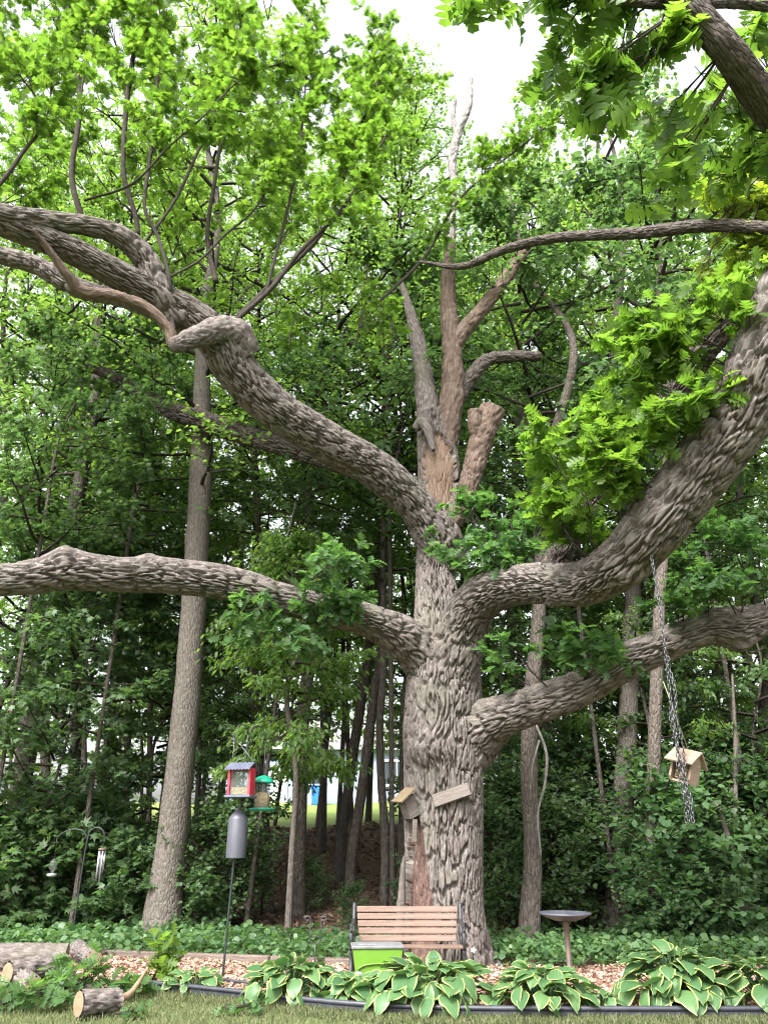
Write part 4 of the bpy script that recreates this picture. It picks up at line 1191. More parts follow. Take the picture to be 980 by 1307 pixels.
M['bronze'] = surface('bronze', [(0.3, (0.05, 0.035, 0.03)), (0.7, (0.12, 0.085, 0.07))], 9, rough=0.5, bump=0.2, spec=0.5)
M['slate_top'] = surface('slate_top', [(0.3, (0.035, 0.038, 0.05)), (0.7, (0.075, 0.08, 0.1))], 9, rough=0.45, bump=0.15, spec=0.5)
M['seed'] = surface('seed', [(0.35, (0.21, 0.126, 0.063)), (0.5, (0.35, 0.252, 0.14)), (0.65, (0.462, 0.371, 0.252))], 60, rough=0.9, bump=1.0, bscale=60)
M['cedar'] = surface('cedar', [(0.25, (0.1728, 0.1116, 0.0828)), (0.5, (0.2448, 0.1728, 0.1332)), (0.8, (0.3024, 0.2304, 0.1872))], 1.0, 'Object', (8, 8, 60), 0.7, 0.3)
M['grey_board'] = surface('grey_board', [(0.25, (0.068, 0.0564, 0.0476)), (0.5, (0.1122, 0.0966, 0.085)), (0.8, (0.1564, 0.136, 0.1224))], 1.0, 'Object', (4, 50, 50), 0.85, 0.5)
M['roof_board'] = surface('roof_board', [(0.25, (0.084, 0.0595, 0.035)), (0.5, (0.14, 0.105, 0.0665)), (0.8, (0.189, 0.147, 0.1015))], 1.0, 'Object', (4, 50, 50), 0.85, 0.5)
M['timber'] = surface('timber', [(0.25, (0.06, 0.045, 0.04)), (0.5, (0.13, 0.1, 0.085)), (0.8, (0.21, 0.17, 0.145))], 1.0, 'Object', (3, 40, 40), 0.9, 0.7)
M['steel'] = surface('steel', [(0.3, (0.072, 0.072, 0.0788)), (0.7, (0.153, 0.153, 0.1665))], 30, rough=0.4, bump=0.1, metal=0.85)
M['wire'] = surface('wire', [(0.3, (0.02, 0.02, 0.02)), (0.7, (0.05, 0.05, 0.05))], 30, rough=0.5, bump=0)
M['suet'] = surface('suet', [(0.3, (0.315, 0.21, 0.098)), (0.7, (0.462, 0.35, 0.189))], 40, rough=0.8, bump=0.6)
M['twine'] = surface('twine', [(0.3, (0.27, 0.252, 0.15)), (0.7, (0.36, 0.348, 0.24))], 60, rough=0.9, bump=0.3)
M['white'] = surface('white', [(0.3, (0.49, 0.49, 0.504)), (0.7, (0.574, 0.574, 0.588))], 6, rough=0.5, bump=0.05)
M['silver'] = surface('silver', [(0.3, (0.3, 0.31, 0.33)), (0.7, (0.5, 0.52, 0.55))], 10, rough=0.35, metal=0.6, bump=0.1)


def glass_mat(name, col, alpha):
    m, nt, out = mat(name)
    g = N(nt, 'ShaderNodeBsdfPrincipled', Roughness=0.12); g.inputs['Base Color'].default_value = (*col, 1)
    tr = nt.nodes.new('ShaderNodeBsdfTransparent'); tr.inputs['Color'].default_value = (0.93, 0.95, 0.94, 1)
    ms = nt.nodes.new('ShaderNodeMixShader'); ms.inputs[0].default_value = alpha
    nt.links.new(tr.outputs[0], ms.inputs[1]); nt.links.new(g.outputs[0], ms.inputs[2]); nt.links.new(ms.outputs[0], out.inputs['Surface'])
    return m


M['clear'] = glass_mat('clear', (0.16, 0.18, 0.16), 0.2)


def rotM(ax, a):
    return np.array(Matrix.Rotation(a, 3, ax))


def part(name, b, m, parent, smooth=False, loc=None, rot=None, label=None):
    return link(name, b.mesh(name, m, smooth), parent, loc, rot, label=label)


# bench -------------------------------------------------------------
BY = 9.3
bx0 = at(520, 1205, BY)[0]
bench = thing('park_bench', 'weathered wooden slat bench with black iron ends against the oak', 'bench', (bx0, BY, 0.0), R(-1.5))
BW = 1.19


def slat_board(y, z, tilt, w, hgt=0.062, th=0.022, x=0.0):
    return dict(loc=(x, y, z), rot=(tilt, 0, 0)), MB().box((0, 0, 0), (w, th, hgt), bev=0.004)


for i in range(5):
    u = 0.06 + i * 0.074
    kw, b = slat_board(0.40 + u * 0.30, 0.37 + u * 0.95, R(-17), BW - 0.05 - 0.014 * (4 - i) * (i < 4))
    part('back_slat', b, M['slat'], bench, **kw)
for i in range(5):
    kw, b = slat_board(0.03 + i * 0.075, 0.385 - 0.006 * i, R(90), BW + (0.05 if i == 0 else 0), 0.066, 0.026)
    part('seat_slat', b, M['slat'], bench, **kw)
for sx in (-1, 1):
    b = MB()
    X = sx * (BW / 2 + 0.005)

    def bar(pts, w=0.02):
        P = catmull([(X, y, z) for y, z in pts], 0.03)
        b.tube(P, np.full(len(P), w), 8)
    bar([(0.02, -0.05), (0.0, 0.12), (0.05, 0.26), (0.02, 0.37)], 0.022)
    bar([(0.56, -0.05), (0.50, 0.12), (0.41, 0.28), (0.42, 0.45), (0.48, 0.62), (0.53, 0.77)], 0.022)
    bar([(0.02, 0.36), (0.2, 0.35), (0.41, 0.35)], 0.02)
    bar([(0.02, 0.36), (-0.02, 0.46), (0.02, 0.57), (0.1, 0.585), (0.28, 0.58), (0.47, 0.6)], 0.02)
    bar([(0.0, 0.57), (-0.035, 0.55), (-0.02, 0.52), (0.01, 0.535)], 0.014)
    bar([(0.06, 0.36), (0.16, 0.47), (0.3, 0.5), (0.42, 0.45)], 0.011)
    bar([(0.1, 0.58), (0.17, 0.5), (0.28, 0.42), (0.4, 0.37)], 0.011)
    bar([(0.03, 0.1), (0.2, 0.24), (0.34, 0.22), (0.47, 0.1)], 0.012)
    part('end_frame', b, M['iron'], bench, True)

# lime green rolling tub ---------------------------------------------
tx = at(481, 1210, 8.95)[0]
tub = thing('storage_cart', 'lime green plastic garden cart with grey lid in front of the bench', 'cart', (tx, 8.95, 0.05), R(4))


def tapered(b, w0, d0, w1, d1, z0, z1, m=0):
    v = [(sx * w / 2, sy * d / 2, z) for (w, d, z) in ((w0, d0, z0), (w1, d1, z1)) for sx, sy in ((-1, -1), (1, -1), (1, 1), (-1, 1))]
    q = [(0, 3, 2, 1), (4, 5, 6, 7)] + [(i, (i + 1) % 4, 4 + (i + 1) % 4, 4 + i) for i in range(4)]
    return b.add(np.array(v), q, None, None, m)


part('body', tapered(MB(), 0.42, 0.25, 0.5, 0.3, 0.1, 0.375), M['lime'], tub)
b = MB()
arc = np.array([(x, -0.158 + 0.012 * (1 - z / 0.4) * 2, z) for x, z in ((-0.2, 0.2), (-0.14, 0.235), (0, 0.25), (0.14, 0.235), (0.2, 0.2))])
b.tube(catmull(arc, 0.03), 0.008, 6)
part('rib', b, M['lime'], tub, True)
part('lid', MB().box((0, 0, 0.392), (0.53, 0.33, 0.03), bev=0.008).box((0, 0, 0.411), (0.4, 0.22, 0.012), bev=0.004), M['grey_plastic'], tub)
for sx in (-1, 1):
    b = MB()
    b.lathe([(0.005, -0.03), (0.05, -0.032), (0.085, -0.03), (0.095, -0.018), (0.095, 0.018), (0.085, 0.03), (0.05, 0.032), (0.005, 0.03)], 20)
    part('wheel', b, M['grey_plastic'], tub, True, (sx * 0.2, -0.17, 0.095), (R(90), 0, 0))
b = MB()
b.box((0, 0, 0.09), (0.36, 0.22, 0.03))
part('axle_tray', b, M['grey_plastic'], tub)

# birdbath ----------------------------------------------------------
bb = gp(728, 1252)
bath = thing('birdbath', 'dark shallow birdbath on a slim bronze post among the hostas', 'birdbath', (bb[0], bb[1], 0.03))
zt = at(725, 1166, bb[1])[2] - 0.03
part('post', MB().lathe([(0.13, -0.02), (0.13, 0.015), (0.06, 0.04), (0.032, 0.07), (0.03, 0.3), (0.033, zt - 0.1), (0.05, zt - 0.085), (0.03, zt - 0.07)], 20), M['bronze'], bath, True)
part('bowl', MB().lathe([(0.03, zt - 0.075), (0.12, zt - 0.07), (0.2, zt - 0.045), (0.275, zt - 0.012), (0.292, zt - 0.004), (0.292, zt + 0.012), (0.275, zt + 0.01), (0.19, zt - 0.03), (0.1, zt - 0.045), (0.001, zt - 0.05)], 40), M['slate_top'], bath, True)

# feeder pole ---------------------------------------------------------
fb = gp(283, 1257)
pole = thing('feeder_pole', 'tall thin dark steel pole with a grey tube baffle', 'pole', (fb[0], fb[1], 0.0))
top = at(315, 962, fb[1] + 0.02) - fb
b = MB()
P = catmull([(0, 0, -0.1), (top[0] * 0.5 - 0.01, 0, top[2] * 0.5), (top[0], 0.0, top[2]), (top[0] + 0.01, 0, top[2] + 0.22)], 0.1)
b.tube(P, 0.0125, 8)
part('post', b, M['pole_metal'], pole, True)
tip = P[-1]
for (hx, hy) in ((-0.13, -0.12), (0.17, 0.16)):
    b = MB()
    hk = catmull([tip, tip + (hx * .3, hy * .3, 0.1), tip + (hx * .8, hy * .8, 0.1), tip + (hx, hy, 0.02), tip + (hx * 1.08, hy * 1.08, -0.05), tip + (hx * 1.2, hy * 1.2, -0.02)], 0.03)
    b.tube(hk, 0.007, 6)
    part('hook', b, M['pole_metal'], pole, True)
k = np.argmin(np.abs(P[:, 2] - 1.5))
bz0, bz1 = at(307, 1095, fb[1])[2], at(307, 1033, fb[1])[2]
b = MB().lathe([(0.112, bz0), (0.112, bz1 - 0.11), (0.1, bz1 - 0.08), (0.03, bz1), (0.012, bz1), (0.02, bz1 - 0.01), (0.092, bz1 - 0.09), (0.105, bz1 - 0.115), (0.106, bz0)], 32, (P[k][0], P[k][1], 0))
part('baffle', b, M['baffle'], pole, True)
h1 = fb + tip + np.array((-0.13 * 1.08, -0.12 * 1.08, -0.05)); h2 = fb + tip + np.array((0.17 * 1.08, 0.16 * 1.08, -0.05))

# red hopper feeder
rc = at(307, 1018, h1[1]); rt = at(306, 973, h1[1])
Hh = rt[2] - rc[2]; Wd = 0.25
red = thing('bird_feeder', 'red hopper bird feeder with blue grey corrugated roof hanging from the pole', 'bird feeder', rc, R(-12))
part('base', MB().box((0, 0, 0.012), (Wd + 0.06, 0.24, 0.026), bev=0.004), M['blue_grey'], red)
for sx in (-1, 1):
    part('side_panel', MB().box((sx * Wd / 2, 0, 0.025 + (Hh - 0.09) / 2), (0.03, 0.17, Hh - 0.09), bev=0.003), M['red'], red)
part('top_rail', MB().box((0, 0, Hh - 0.075), (Wd, 0.15, 0.02)), M['red'], red)
for sy in (-1, 1):
    part('window', MB().box((0, sy * 0.065, 0.03 + (Hh - 0.12) / 2), (Wd - 0.032, 0.004, Hh - 0.12)), M['clear'], red)
sb = MB().box((0, 0, 0.07), (Wd - 0.04, 0.118, 0.08))
part('seed', sb, M['seed'], red)
b = MB(); nr = 33
for sy in (-1, 1):
    xs = np.linspace(-Wd / 2 - 0.03, Wd / 2 + 0.03, nr)
    zz = 0.006 * np.cos(np.arange(nr) * np.pi / 2)
    v = np.concatenate([np.stack((xs, np.full(nr, yy), z + zz), -1) for yy, z in ((0, Hh), (sy * 0.16, Hh - 0.085), (sy * 0.16, Hh - 0.091), (0, Hh - 0.006))])
    j = np.arange(nr - 1)
    b.add(v, np.concatenate([np.stack((j + r * nr, j + 1 + r * nr, j + 1 + (r + 1) * nr, j + (r + 1) * nr), -1) for r in range(3)]))
part('roof', b, M['blue_grey'], red)
cr_, sr_ = math.cos(R(12)), math.sin(R(12))
hl = h1 - rc; hl = np.array((hl[0] * cr_ - hl[1] * sr_, hl[0] * sr_ + hl[1] * cr_, hl[2]))
for sx in (-1, 1):
    part('hanger', MB().tube(np.array([(sx * Wd / 2, 0, Hh - 0.1), (sx * (Wd / 2 + 0.005), 0, Hh + 0.01), hl]), 0.004, 5), M['steel'], red, True)

# green tube feeder
gc = at(326, 1035, h2[1]); gt = at(328, 990, h2[1])
Hg = gt[2] - gc[2]
grn = thing('tube_feeder', 'green capped clear bird feeder with seed behind the red one', 'bird feeder', (h2[0], h2[1], gc[2]))
part('tray', MB().lathe([(0.005, 0.0), (0.13, 0.0), (0.15, 0.02), (0.15, 0.03), (0.13, 0.012), (0.005, 0.01)], 28), M['green_plastic'], grn, True)
part('tube', MB().lathe([(0.09, 0.012), (0.09, Hg - 0.07)], 28), M['clear'], grn, True)
part('seed', MB().lathe([(0.003, 0.014), (0.084, 0.014), (0.084, 0.19), (0.04, 0.21), (0.003, 0.215)], 24), M['seed'], grn, True)
part('cap', MB().lathe([(0.135, Hg - 0.085), (0.14, Hg - 0.075), (0.1, Hg - 0.035), (0.03, Hg), (0.003, Hg + 0.003)], 28), M['green_plastic'], grn, True)
part('hanger', MB().tube(np.array([(0, 0, Hg), (0.005, 0, Hg + 0.05), (0, 0, h2[2] - gc[2])]), 0.004, 5), M['wire'], grn, True)

# garden ornament with two scrolls ------------------------------------
ob = gp(400, 1272); orn = thing('garden_stake', 'black iron stake with two scrolls and a round glass lamp in the hostas', 'ornament', (ob[0], ob[1], 0.0))
zo = lambda py: at(399, py, ob[1])[2]
b = MB()
z1_, z2_ = zo(1205), zo(1172)
b.tube(np.array([(0, 0, -0.08), (0, 0, zo(1243) - 0.05)]), 0.007, 6)
b.tube(np.array([(0, 0, zo(1243) + 0.05), (0, 0, z1_)]), 0.007, 6)
for sx in (-1, 1):
    b.tube(catmull([(0, 0, z1_), (sx * 0.045, 0, z1_ + 0.02), (sx * 0.055, 0, z1_ + 0.08), (sx * 0.055, 0, z2_ - 0.02), (sx * 0.065, 0, z2_ + 0.015), (sx * 0.1, 0, z2_ + 0.015), (sx * 0.108, 0, z2_ - 0.015), (sx * 0.085, 0, z2_ - 0.025), (sx * 0.078, 0, z2_ - 0.008)], 0.015), 0.007, 6)
b.tube(np.array([(-0.055, 0, z1_ + 0.05), (0, 0, z1_ + 0.075), (0.055, 0, z1_ + 0.05)]), 0.006, 6)
part('stake', b, M['iron'], orn, True)
part('lamp', MB().lathe([(0.004, zo(1243) - 0.06), (0.03, zo(1243) - 0.045), (0.052, zo(1243)), (0.035, zo(1243) + 0.04), (0.012, zo(1243) + 0.06), (0.003, zo(1243) + 0.065)], 20), M['silver'], orn, True)
b = MB()
for k in range(8):
    a = k * math.pi / 4
    b.tube(np.array([(0.054 * math.cos(a) * r_, 0.054 * math.sin(a) * r_, zo(1243) + z_) for r_, z_ in ((0.1, -0.06), (0.62, -0.045), (1.04, 0), (0.7, 0.04), (0.2, 0.062))]), 0.004, 4)
part('cage', b, M['iron'], orn, True)

# shepherd hooks by the shade, wind chime and nectar feeder -------------
sh = gp(90, 1213); hook = thing('shepherd_hook', 'thin black shepherd hook standing in the shade beside the pale trunk', 'hook', (sh[0], sh[1], 0))
b = MB()
zt2 = at(95, 1070, sh[1])[2]
P = catmull([(0, 0, -0.1), (0.01, 0, 1.0), (0.03, 0, zt2), (0.07, 0, zt2 + 0.12), (0.18, 0, zt2 + 0.15), (0.27, 0, zt2 + 0.06), (0.27, 0, zt2 - 0.02), (0.31, 0, zt2 - 0.01)], 0.05)
b.tube(P, 0.011, 6)
P = catmull([(0.03, 0, zt2 - 0.05), (-0.05, 0, zt2 + 0.1), (-0.25, 0, zt2 + 0.12), (-0.42, 0, zt2 + 0.02), (-0.42, 0, zt2 - 0.06), (-0.46, 0, zt2 - 0.05)], 0.05)
b.tube(P, 0.009, 6)
part('post', b, M['pole_metal'], hook, True)
ch = thing('wind_chime', 'hanging wooden wind chime with metal tubes by the shepherd hook', 'wind chime', (sh[0] + 0.27, sh[1], zt2 - 0.02))
part('cord', MB().tube(np.array([(0, 0, 0), (0, 0, -0.12)]), 0.003, 4), M['wire'], ch)
part('disc', MB().lathe([(0.003, -0.11), (0.06, -0.115), (0.06, -0.135), (0.003, -0.135)], 16), M['slat'], ch)
for k in range(6):
    a = k * 1.047
    part('chime_tube', MB().tube(np.array([(0.045 * math.cos(a), 0.045 * math.sin(a), -0.15), (0.045 * math.cos(a), 0.045 * math.sin(a), -0.42 - 0.03 * k)]), 0.009, 8), M['silver'], ch, True)
nf = thing('nectar_feeder', 'small clear glass nectar feeder on the shepherd hook', 'bird feeder', (sh[0] - 0.42, sh[1], zt2 - 0.07))
part('wire', MB().tube(np.array([(0, 0, 0.0), (0, 0, -0.22)]), 0.003, 4), M['wire'], nf)
part('bottle', MB().lathe([(0.003, -0.2), (0.02, -0.21), (0.05, -0.25), (0.055, -0.33), (0.03, -0.37), (0.02, -0.4)], 18), M['clear'], nf, True)
part('dish', MB().lathe([(0.003, -0.44), (0.06, -0.44), (0.075, -0.415), (0.06, -0.4), (0.003, -0.4)], 18), M['silver'], nf, True)

# chain and hanging suet feeder ----------------------------------------
CHY = YT - 4.05
c0 = at(830, 705, CHY); c1 = at(870, 1052, CHY)
chain = thing('hanging_chain', 'long silver chain hanging doubled from the great limb', 'chain', c0)
LL = 0.046
th_ = np.linspace(0, 2 * np.pi, 13)[:-1]
ring = np.stack((0.011 * np.cos(th_), np.zeros(12), 0.0135 * np.sin(th_) + np.where(np.sin(th_) > 0, 0.0095, -0.0095)), -1)
ringc = np.vstack((ring, ring[:1]))
lm = MB().tube(ringc, 0.0042, 6, caps=False).mesh('link', M['steel'])
L_ = c0[2] - c1[2]; nl = int(L_ / 0.037)
rc_ = np.random.default_rng(3)
for i in range(nl):
    f = i / nl
    o = link('link', lm, chain, (0.012 * math.sin(f * 7), 0.01 * math.sin(f * 5), -i * 0.037), (rc_.normal() * .1, rc_.normal() * .12, (i % 2) * 1.57 + 0.4 + rc_.normal() * .2))
for s_, off in ((0, 0.022), (1, -0.02)):
    n2_ = int(nl * (0.58 if s_ == 0 else 0.4))
    for i in range(n2_):
        f = 1 - i / n2_
        link('link', lm, chain, (off + 0.01 * math.sin(i * .5), -0.015 + 0.03 * s_, -(nl - 1 - i) * 0.037 - 0.01), (rc_.normal() * .15, rc_.normal() * .2, (i % 2) * 1.57 + rc_.normal() * .4))
apex = at(878, 957, CHY + 0.16)
sf = thing('suet_feeder', 'pale cedar suet feeder with pitched roof and wire cage hanging tilted from the chain', 'bird feeder', apex)
sf.rotation_euler = (R(-6), R(16), R(-46))
RW, RD = 0.15, 0.13
for sy in (-1, 1):
    Mx = rotM('X', sy * R(-38))
    part('roof_board', MB().box(np.array((0, sy * 0.078, -0.065)), (0.25, 0.2, 0.016), Mx, bev=0.002), M['cedar'], sf)
for sx in (-1, 1):
    pr_ = [(0.0, -0.02), (0.085, -0.085), (0.085, -0.25), (0.055, -0.285), (-0.055, -0.285), (-0.085, -0.25), (-0.085, -0.085)]
    b = MB(); n_ = len(pr_)
    v = np.array([(sx * 0.085 + e, y, z) for e in (-0.009, 0.009) for y, z in pr_])
    b.add(v, [(i, (i + 1) % n_, n_ + (i + 1) % n_, n_ + i) for i in range(n_)], [(0, i + 1, i) for i in range(1, n_ - 1)] + [(n_, n_ + i, n_ + i + 1) for i in range(1, n_ - 1)])
    part('side_board', b, M['cedar'], sf)
part('floor_board', MB().box((0, 0, -0.275), (0.152, 0.11, 0.016)), M['cedar'], sf)
part('suet_block', MB().box((0, 0, -0.2), (0.145, 0.06, 0.11), bev=0.006), M['suet'], sf)
for sy in (-1, 1):
    b = MB()
    for k in range(7):
        x_ = -0.07 + k * 0.0235
        b.tube(np.array([(x_, sy * 0.05, -0.27), (x_, sy * 0.05, -0.1)]), 0.0022, 4)
    for k in range(7):
        z_ = -0.265 + k * 0.027
        b.tube(np.array([(-0.076, sy * 0.0535, z_), (0.076, sy * 0.0535, z_)]), 0.0022, 4)
    part('wire_cage', b, M['wire'], sf)
hang = at(846, 870, CHY - 0.02)
mi = sf.matrix_basis.inverted()
lp = mi @ Vector(hang)
part('string', MB().tube(np.array([(0, 0, -0.005), tuple(lp * 0.5), tuple(lp)]), 0.0032, 5), M['twine'], sf, True)

# board and old nest box on the trunk ------------------------------------
bo = at(576, 1015, YT - 0.545)
brd = thing('nailed_board', 'grey weathered board nailed aslant across the oak trunk', 'board', bo)
brd.rotation_euler = (R(-20), R(-18), R(-4))
me = MB().box((0, 0, 0), (0.48, 0.045, 0.16), bev=0.004).mesh('nailed_board', M['grey_board'], False)
link('board', me, brd)
b = MB()
for x_ in (-0.19, 0.19):
    b.lathe([(0.001, -0.026), (0.006, -0.026), (0.006, -0.02)], 8, (0, 0, 0))
    b.v[-1] = b.v[-1][:, [0, 2, 1]] + (x_, 0, 0)
part('nail_heads', b, M['iron'], brd)
nx = at(520, 1030, YT - 0.42)
nb = thing('nest_box', 'old weathered nest box hanging crooked on the shaded side of the oak', 'nest box', nx)
nb.rotation_euler = (R(4), R(-24), R(28))
part('front_board', MB().box((0.02, -0.08, 0), (0.13, 0.018, 0.26), bev=0.002), M['grey_board'], nb)
for sx in (-1, 1):
    part('side_board', MB().box((0.02 + sx * 0.072, 0.0, 0), (0.016, 0.17, 0.26), bev=0.002), M['grey_board'], nb)
part('back_board', MB().box((0.02, 0.085, -0.06), (0.13, 0.018, 0.42), bev=0.002), M['grey_board'], nb)
part('roof_board', MB().box((-0.01, -0.02, 0.16), (0.27, 0.26, 0.02), rotM('Y', R(-16)), bev=0.002), M['roof_board'], nb)
st = at(529, 1060, YT - 0.5)
stp = thing('wooden_strip', 'short grey wooden strip fixed below the nest box', 'strip', st)
stp.rotation_euler = (R(5), R(2), R(10))
link('strip', MB().box((0, 0, 0), (0.06, 0.02, 0.26), bev=0.003).mesh('strip', M['grey_board'], False), stp)

# white flower stake by the bench
fl = gp(598, 1245); fs = thing('flower_stake', 'small white flower ornament on a thin stake by the bench end', 'ornament', (fl[0], fl[1] - 0.6, 0))
zf = at(597, 1212, fl[1] - 0.6)[2]
part('stem', MB().tube(np.array([(0, 0, -0.05), (0, 0, zf)]), 0.004, 5), M['pole_metal'], fs)
for k in range(5):
    a = k * 1.257
    v = np.array([(0, 0, 0), (0.017, -0.008, 0.012), (0.034, -0.012, 0), (0.017, -0.008, -0.012)]) @ rotM('Y', a).T
    part('petal', MB().add(v, [(0, 1, 2, 3)]), M['white'], fs, False, (0, -0.01, zf))

# small path light
pl = gp(223, 1252); lt = thing('path_light', 'small black mushroom path light beside the leafy shoot', 'lamp', (pl[0], pl[1], 0.03))
part('stake', MB().tube(np.array([(0, 0, -0.05), (0, 0, 0.2)]), 0.012, 8), M['black_plastic'], lt, True)
part('cap', MB().lathe([(0.003, 0.26), (0.04, 0.25), (0.075, 0.215), (0.078, 0.2), (0.06, 0.2), (0.035, 0.15), (0.003, 0.15)], 18), M['black_plastic'], lt, True)

# timbers -----------------------------------------------------------------
tl = [gp(62, 1219), gp(205, 1227), gp(345, 1232), gp(480, 1237)]
for i in range(3):
    a, c = tl[i], tl[i + 1]
    d = c - a; ln = np.linalg.norm(d) - 0.02
    o = thing('edging_timber', ['dark old landscape timber behind the cut logs', 'landscape timber behind the feeder pole', 'landscape timber running in behind the bench'][i], 'timber', (a + c) / 2 + (0, 0, 0.05), math.atan2(d[1], d[0]), 'landscape timbers along the bed')
    link('timber', MB().box((0, 0, 0.0), (ln, 0.11, 0.11), bev=0.012).mesh('timber', M['timber'], False), o)

# plastic edging and soaker hose ---------------------------------------------
E = catmull([(*p, ) for p in EDGE[3:]], 0.1); E[:, 2] = 0.0
ed = thing('bed_edging', 'black plastic edging strip along the front of the bed', 'edging', (0, 0, 0))
v = np.concatenate([E + (0, dy, dz) for dy, dz in ((-0.006, -0.05), (-0.006, 0.075), (0.006, 0.075), (0.006, -0.05))]); ne = len(E); j = np.arange(ne - 1)
part('strip', MB().add(v, np.concatenate([np.stack((j + r * ne, j + 1 + r * ne, j + 1 + (r + 1) * ne, j + (r + 1) * ne), -1) for r in range(3)])), M['black_plastic'], ed)
part('bead', MB().tube(E + (0, 0, 0.085), 0.022, 10), M['black_plastic'], ed, True)
hp = np.array([gp(x_, y_) for x_, y_ in ((215, 1250), (255, 1256), (290, 1262), (360, 1268), (480, 1276), (640, 1283), (790, 1285), (900, 1284), (1000, 1280))]); hp[:, 2] = 0.075
hz = thing('soaker_hose', 'black soaker hose lying on the mulch among the hostas', 'hose', (0, 0, 0), me=None)
part('hose', MB().tube(catmull(hp, 0.08), 0.016, 8), M['black_plastic'], hz, True)

# cut logs -----------------------------------------------------------------
def log(label, a, c, r0, r1, seed, stub=None):
    a = np.array(a, float); c = np.array(c, float)
    o = thing('cut_log', label, 'log', (a[0], a[1], 0.0), 0, 'cut logs at the end of the bed')
    P = np.array([a + (c - a) * f for f in np.linspace(0, 1, max(6, int(np.linalg.norm(c - a) / 0.03)))]) - (a[0], a[1], 0)
    rad = np.linspace(r0, r1, len(P))
    v, q, t, uv, cr = tube(P, rad, 56, bark=(0.045, 0.16, 0.022), rough=0.08, seed=seed)
    part('bark', MB().add(v, q, None, uv), M['oak_bark'], o, True)
    T_ = unit(c - a)
    for e, s_, r_ in ((P[0], -1, r0), (P[-1], 1, r1)):
        T1, N1, B1 = frames(P)
        th = np.linspace(0, 2 * np.pi, 28, endpoint=False)
        ringv = np.vstack([(e + s_ * T_ * 0.004 + (N1[0] * np.cos(th)[:, None] + B1[0] * np.sin(th)[:, None]) * r_ * k) for k in (0.93, 0.5)] + [e[None] + s_ * T_ * 0.006])
        j = np.arange(28); jn = (j + 1) % 28
        qd = np.stack((j, jn, jn + 28, j + 28), -1); tt = np.stack((j + 28, jn + 28, np.full(28, 56)), -1)
        part('cut_face', MB().add(ringv, qd if s_ < 0 else qd[:, ::-1], tt if s_ < 0 else tt[:, ::-1]), M['cut_wood'], o)
    if stub is not None:
        S = catmull([tuple(np.array(s) - (a[0], a[1], 0)) for s in stub], 0.03)
        part('peeled_stub', MB().tube(S, np.linspace(0.04, 0.012, len(S)), 10, rough=0.2), M['cut_wood'], o, True, label='pale peeled branch stub')
    return o


def gl(px, py, r):
    p = gp(px, py); p[2] = r + 0.03
    return p


log('short cut log with a pale peeled stub lying on the grass', gl(98, 1304, .1), gl(150, 1296, .09), .105, .085, 1, [gl(140, 1296, .1), gl(160, 1293, .1), gl(172, 1287, .16), gl(184, 1287, .3)])
log('cut log propped on the pile with its round end facing the hostas', gl(117, 1251, .17), gl(96, 1229, .13), .092, .1, 2)
log('thick long bark covered log at the back of the pile', gl(-70, 1252, .17), gl(82, 1247, .15), .17, .15, 3)
log('cut log with a split pale end lying across the thick log', gl(6, 1268, .15), gl(80, 1256, .14), .1, .115, 4)
log('short cut log with its end showing under the cut leaves', gl(40, 1279, .1), gl(20, 1262, .1), .085, .09, 5)
log('smallest cut log lying behind the peeled one', gl(116, 1279, .06), gl(98, 1270, .06), .05, .055, 6)
log('pale peeled log partly buried in the mulch behind the pile', gl(10, 1216, .02), gl(60, 1214, .02), .07, .06, 7)

# cut leafy branches ------------------------------------------------------
def cut_branch(label, px, py, Yoff, rad, n, size, seed, lift=0.12, upr=0.0):
    rng = np.random.default_rng(seed)
    p = gp(px, py); p = p + (0, Yoff, 0.03)
    o = thing('cut_branch', label, 'branch', p, 0, 'cut leafy oak branches')
    b = MB(); L = Leaves(); tips = []; dirs = []
    main = polyline((0, 0, 0.03), (1, 0.1, 0.1 + upr), rad[0] * 1.5, 6, rng, 0.12, 0.02 * upr) - (rad[0] * 0.7 * (1 - min(1, upr)), 0, 0)
    b.tube(main, np.linspace(0.014, 0.006, 7), 6)
    for i in range(n):
        k = rng.integers(1, 7)
        q = main[k]; tg = q + rng.normal(size=3) * np.array(rad) * 0.55; tg[2] = abs(tg[2]) + lift * rng.random()
        Q = np.array([q, (q + tg) / 2 + (0, 0, 0.03), tg]); b.tube(Q, np.linspace(0.005, 0.002, 3), 4)
        tips.append(tg); dirs.append(tg - q)
    tuft(L, rng, np.array(tips), np.array(dirs), 6, size, 0.35, 0.5, 1.0, 0.05)
    part('stem', b, M['twig'], o, True)
    link('foliage', L.mesh('foliage', 'oak', M['oak_leaf'] if upr else M['oak_leaf_dark']), o, kind='stuff')


cut_branch('large leaved cut oak branch drooping over the front of the log pile', 72, 1284, 0.1, (.34, .25, .12), 13, .17, 1)
cut_branch('cut oak branch lying on the grass at the near end of the logs', 14, 1295, 0.05, (.3, .2, .12), 11, .16, 2)
cut_branch('bluish cut oak branch between the log pile and the edging', 152, 1272, 0, (.3, .2, .08), 11, .15, 3)
cut_branch('upright bright green leafy oak shoot beside the path light', 190, 1262, 0.1, (.2, .18, .16), 14, .16, 4, 0.15, 1.6)
cut_branch('small pale leafy sprig fallen on the lawn edge', 305, 1297, 0, (.18, .12, .05), 6, .1, 5, 0.04)
cut_branch('little leafy sprig on the grass by the peeled stub', 160, 1303, 0, (.12, .1, .04), 5, .09, 6, 0.04)

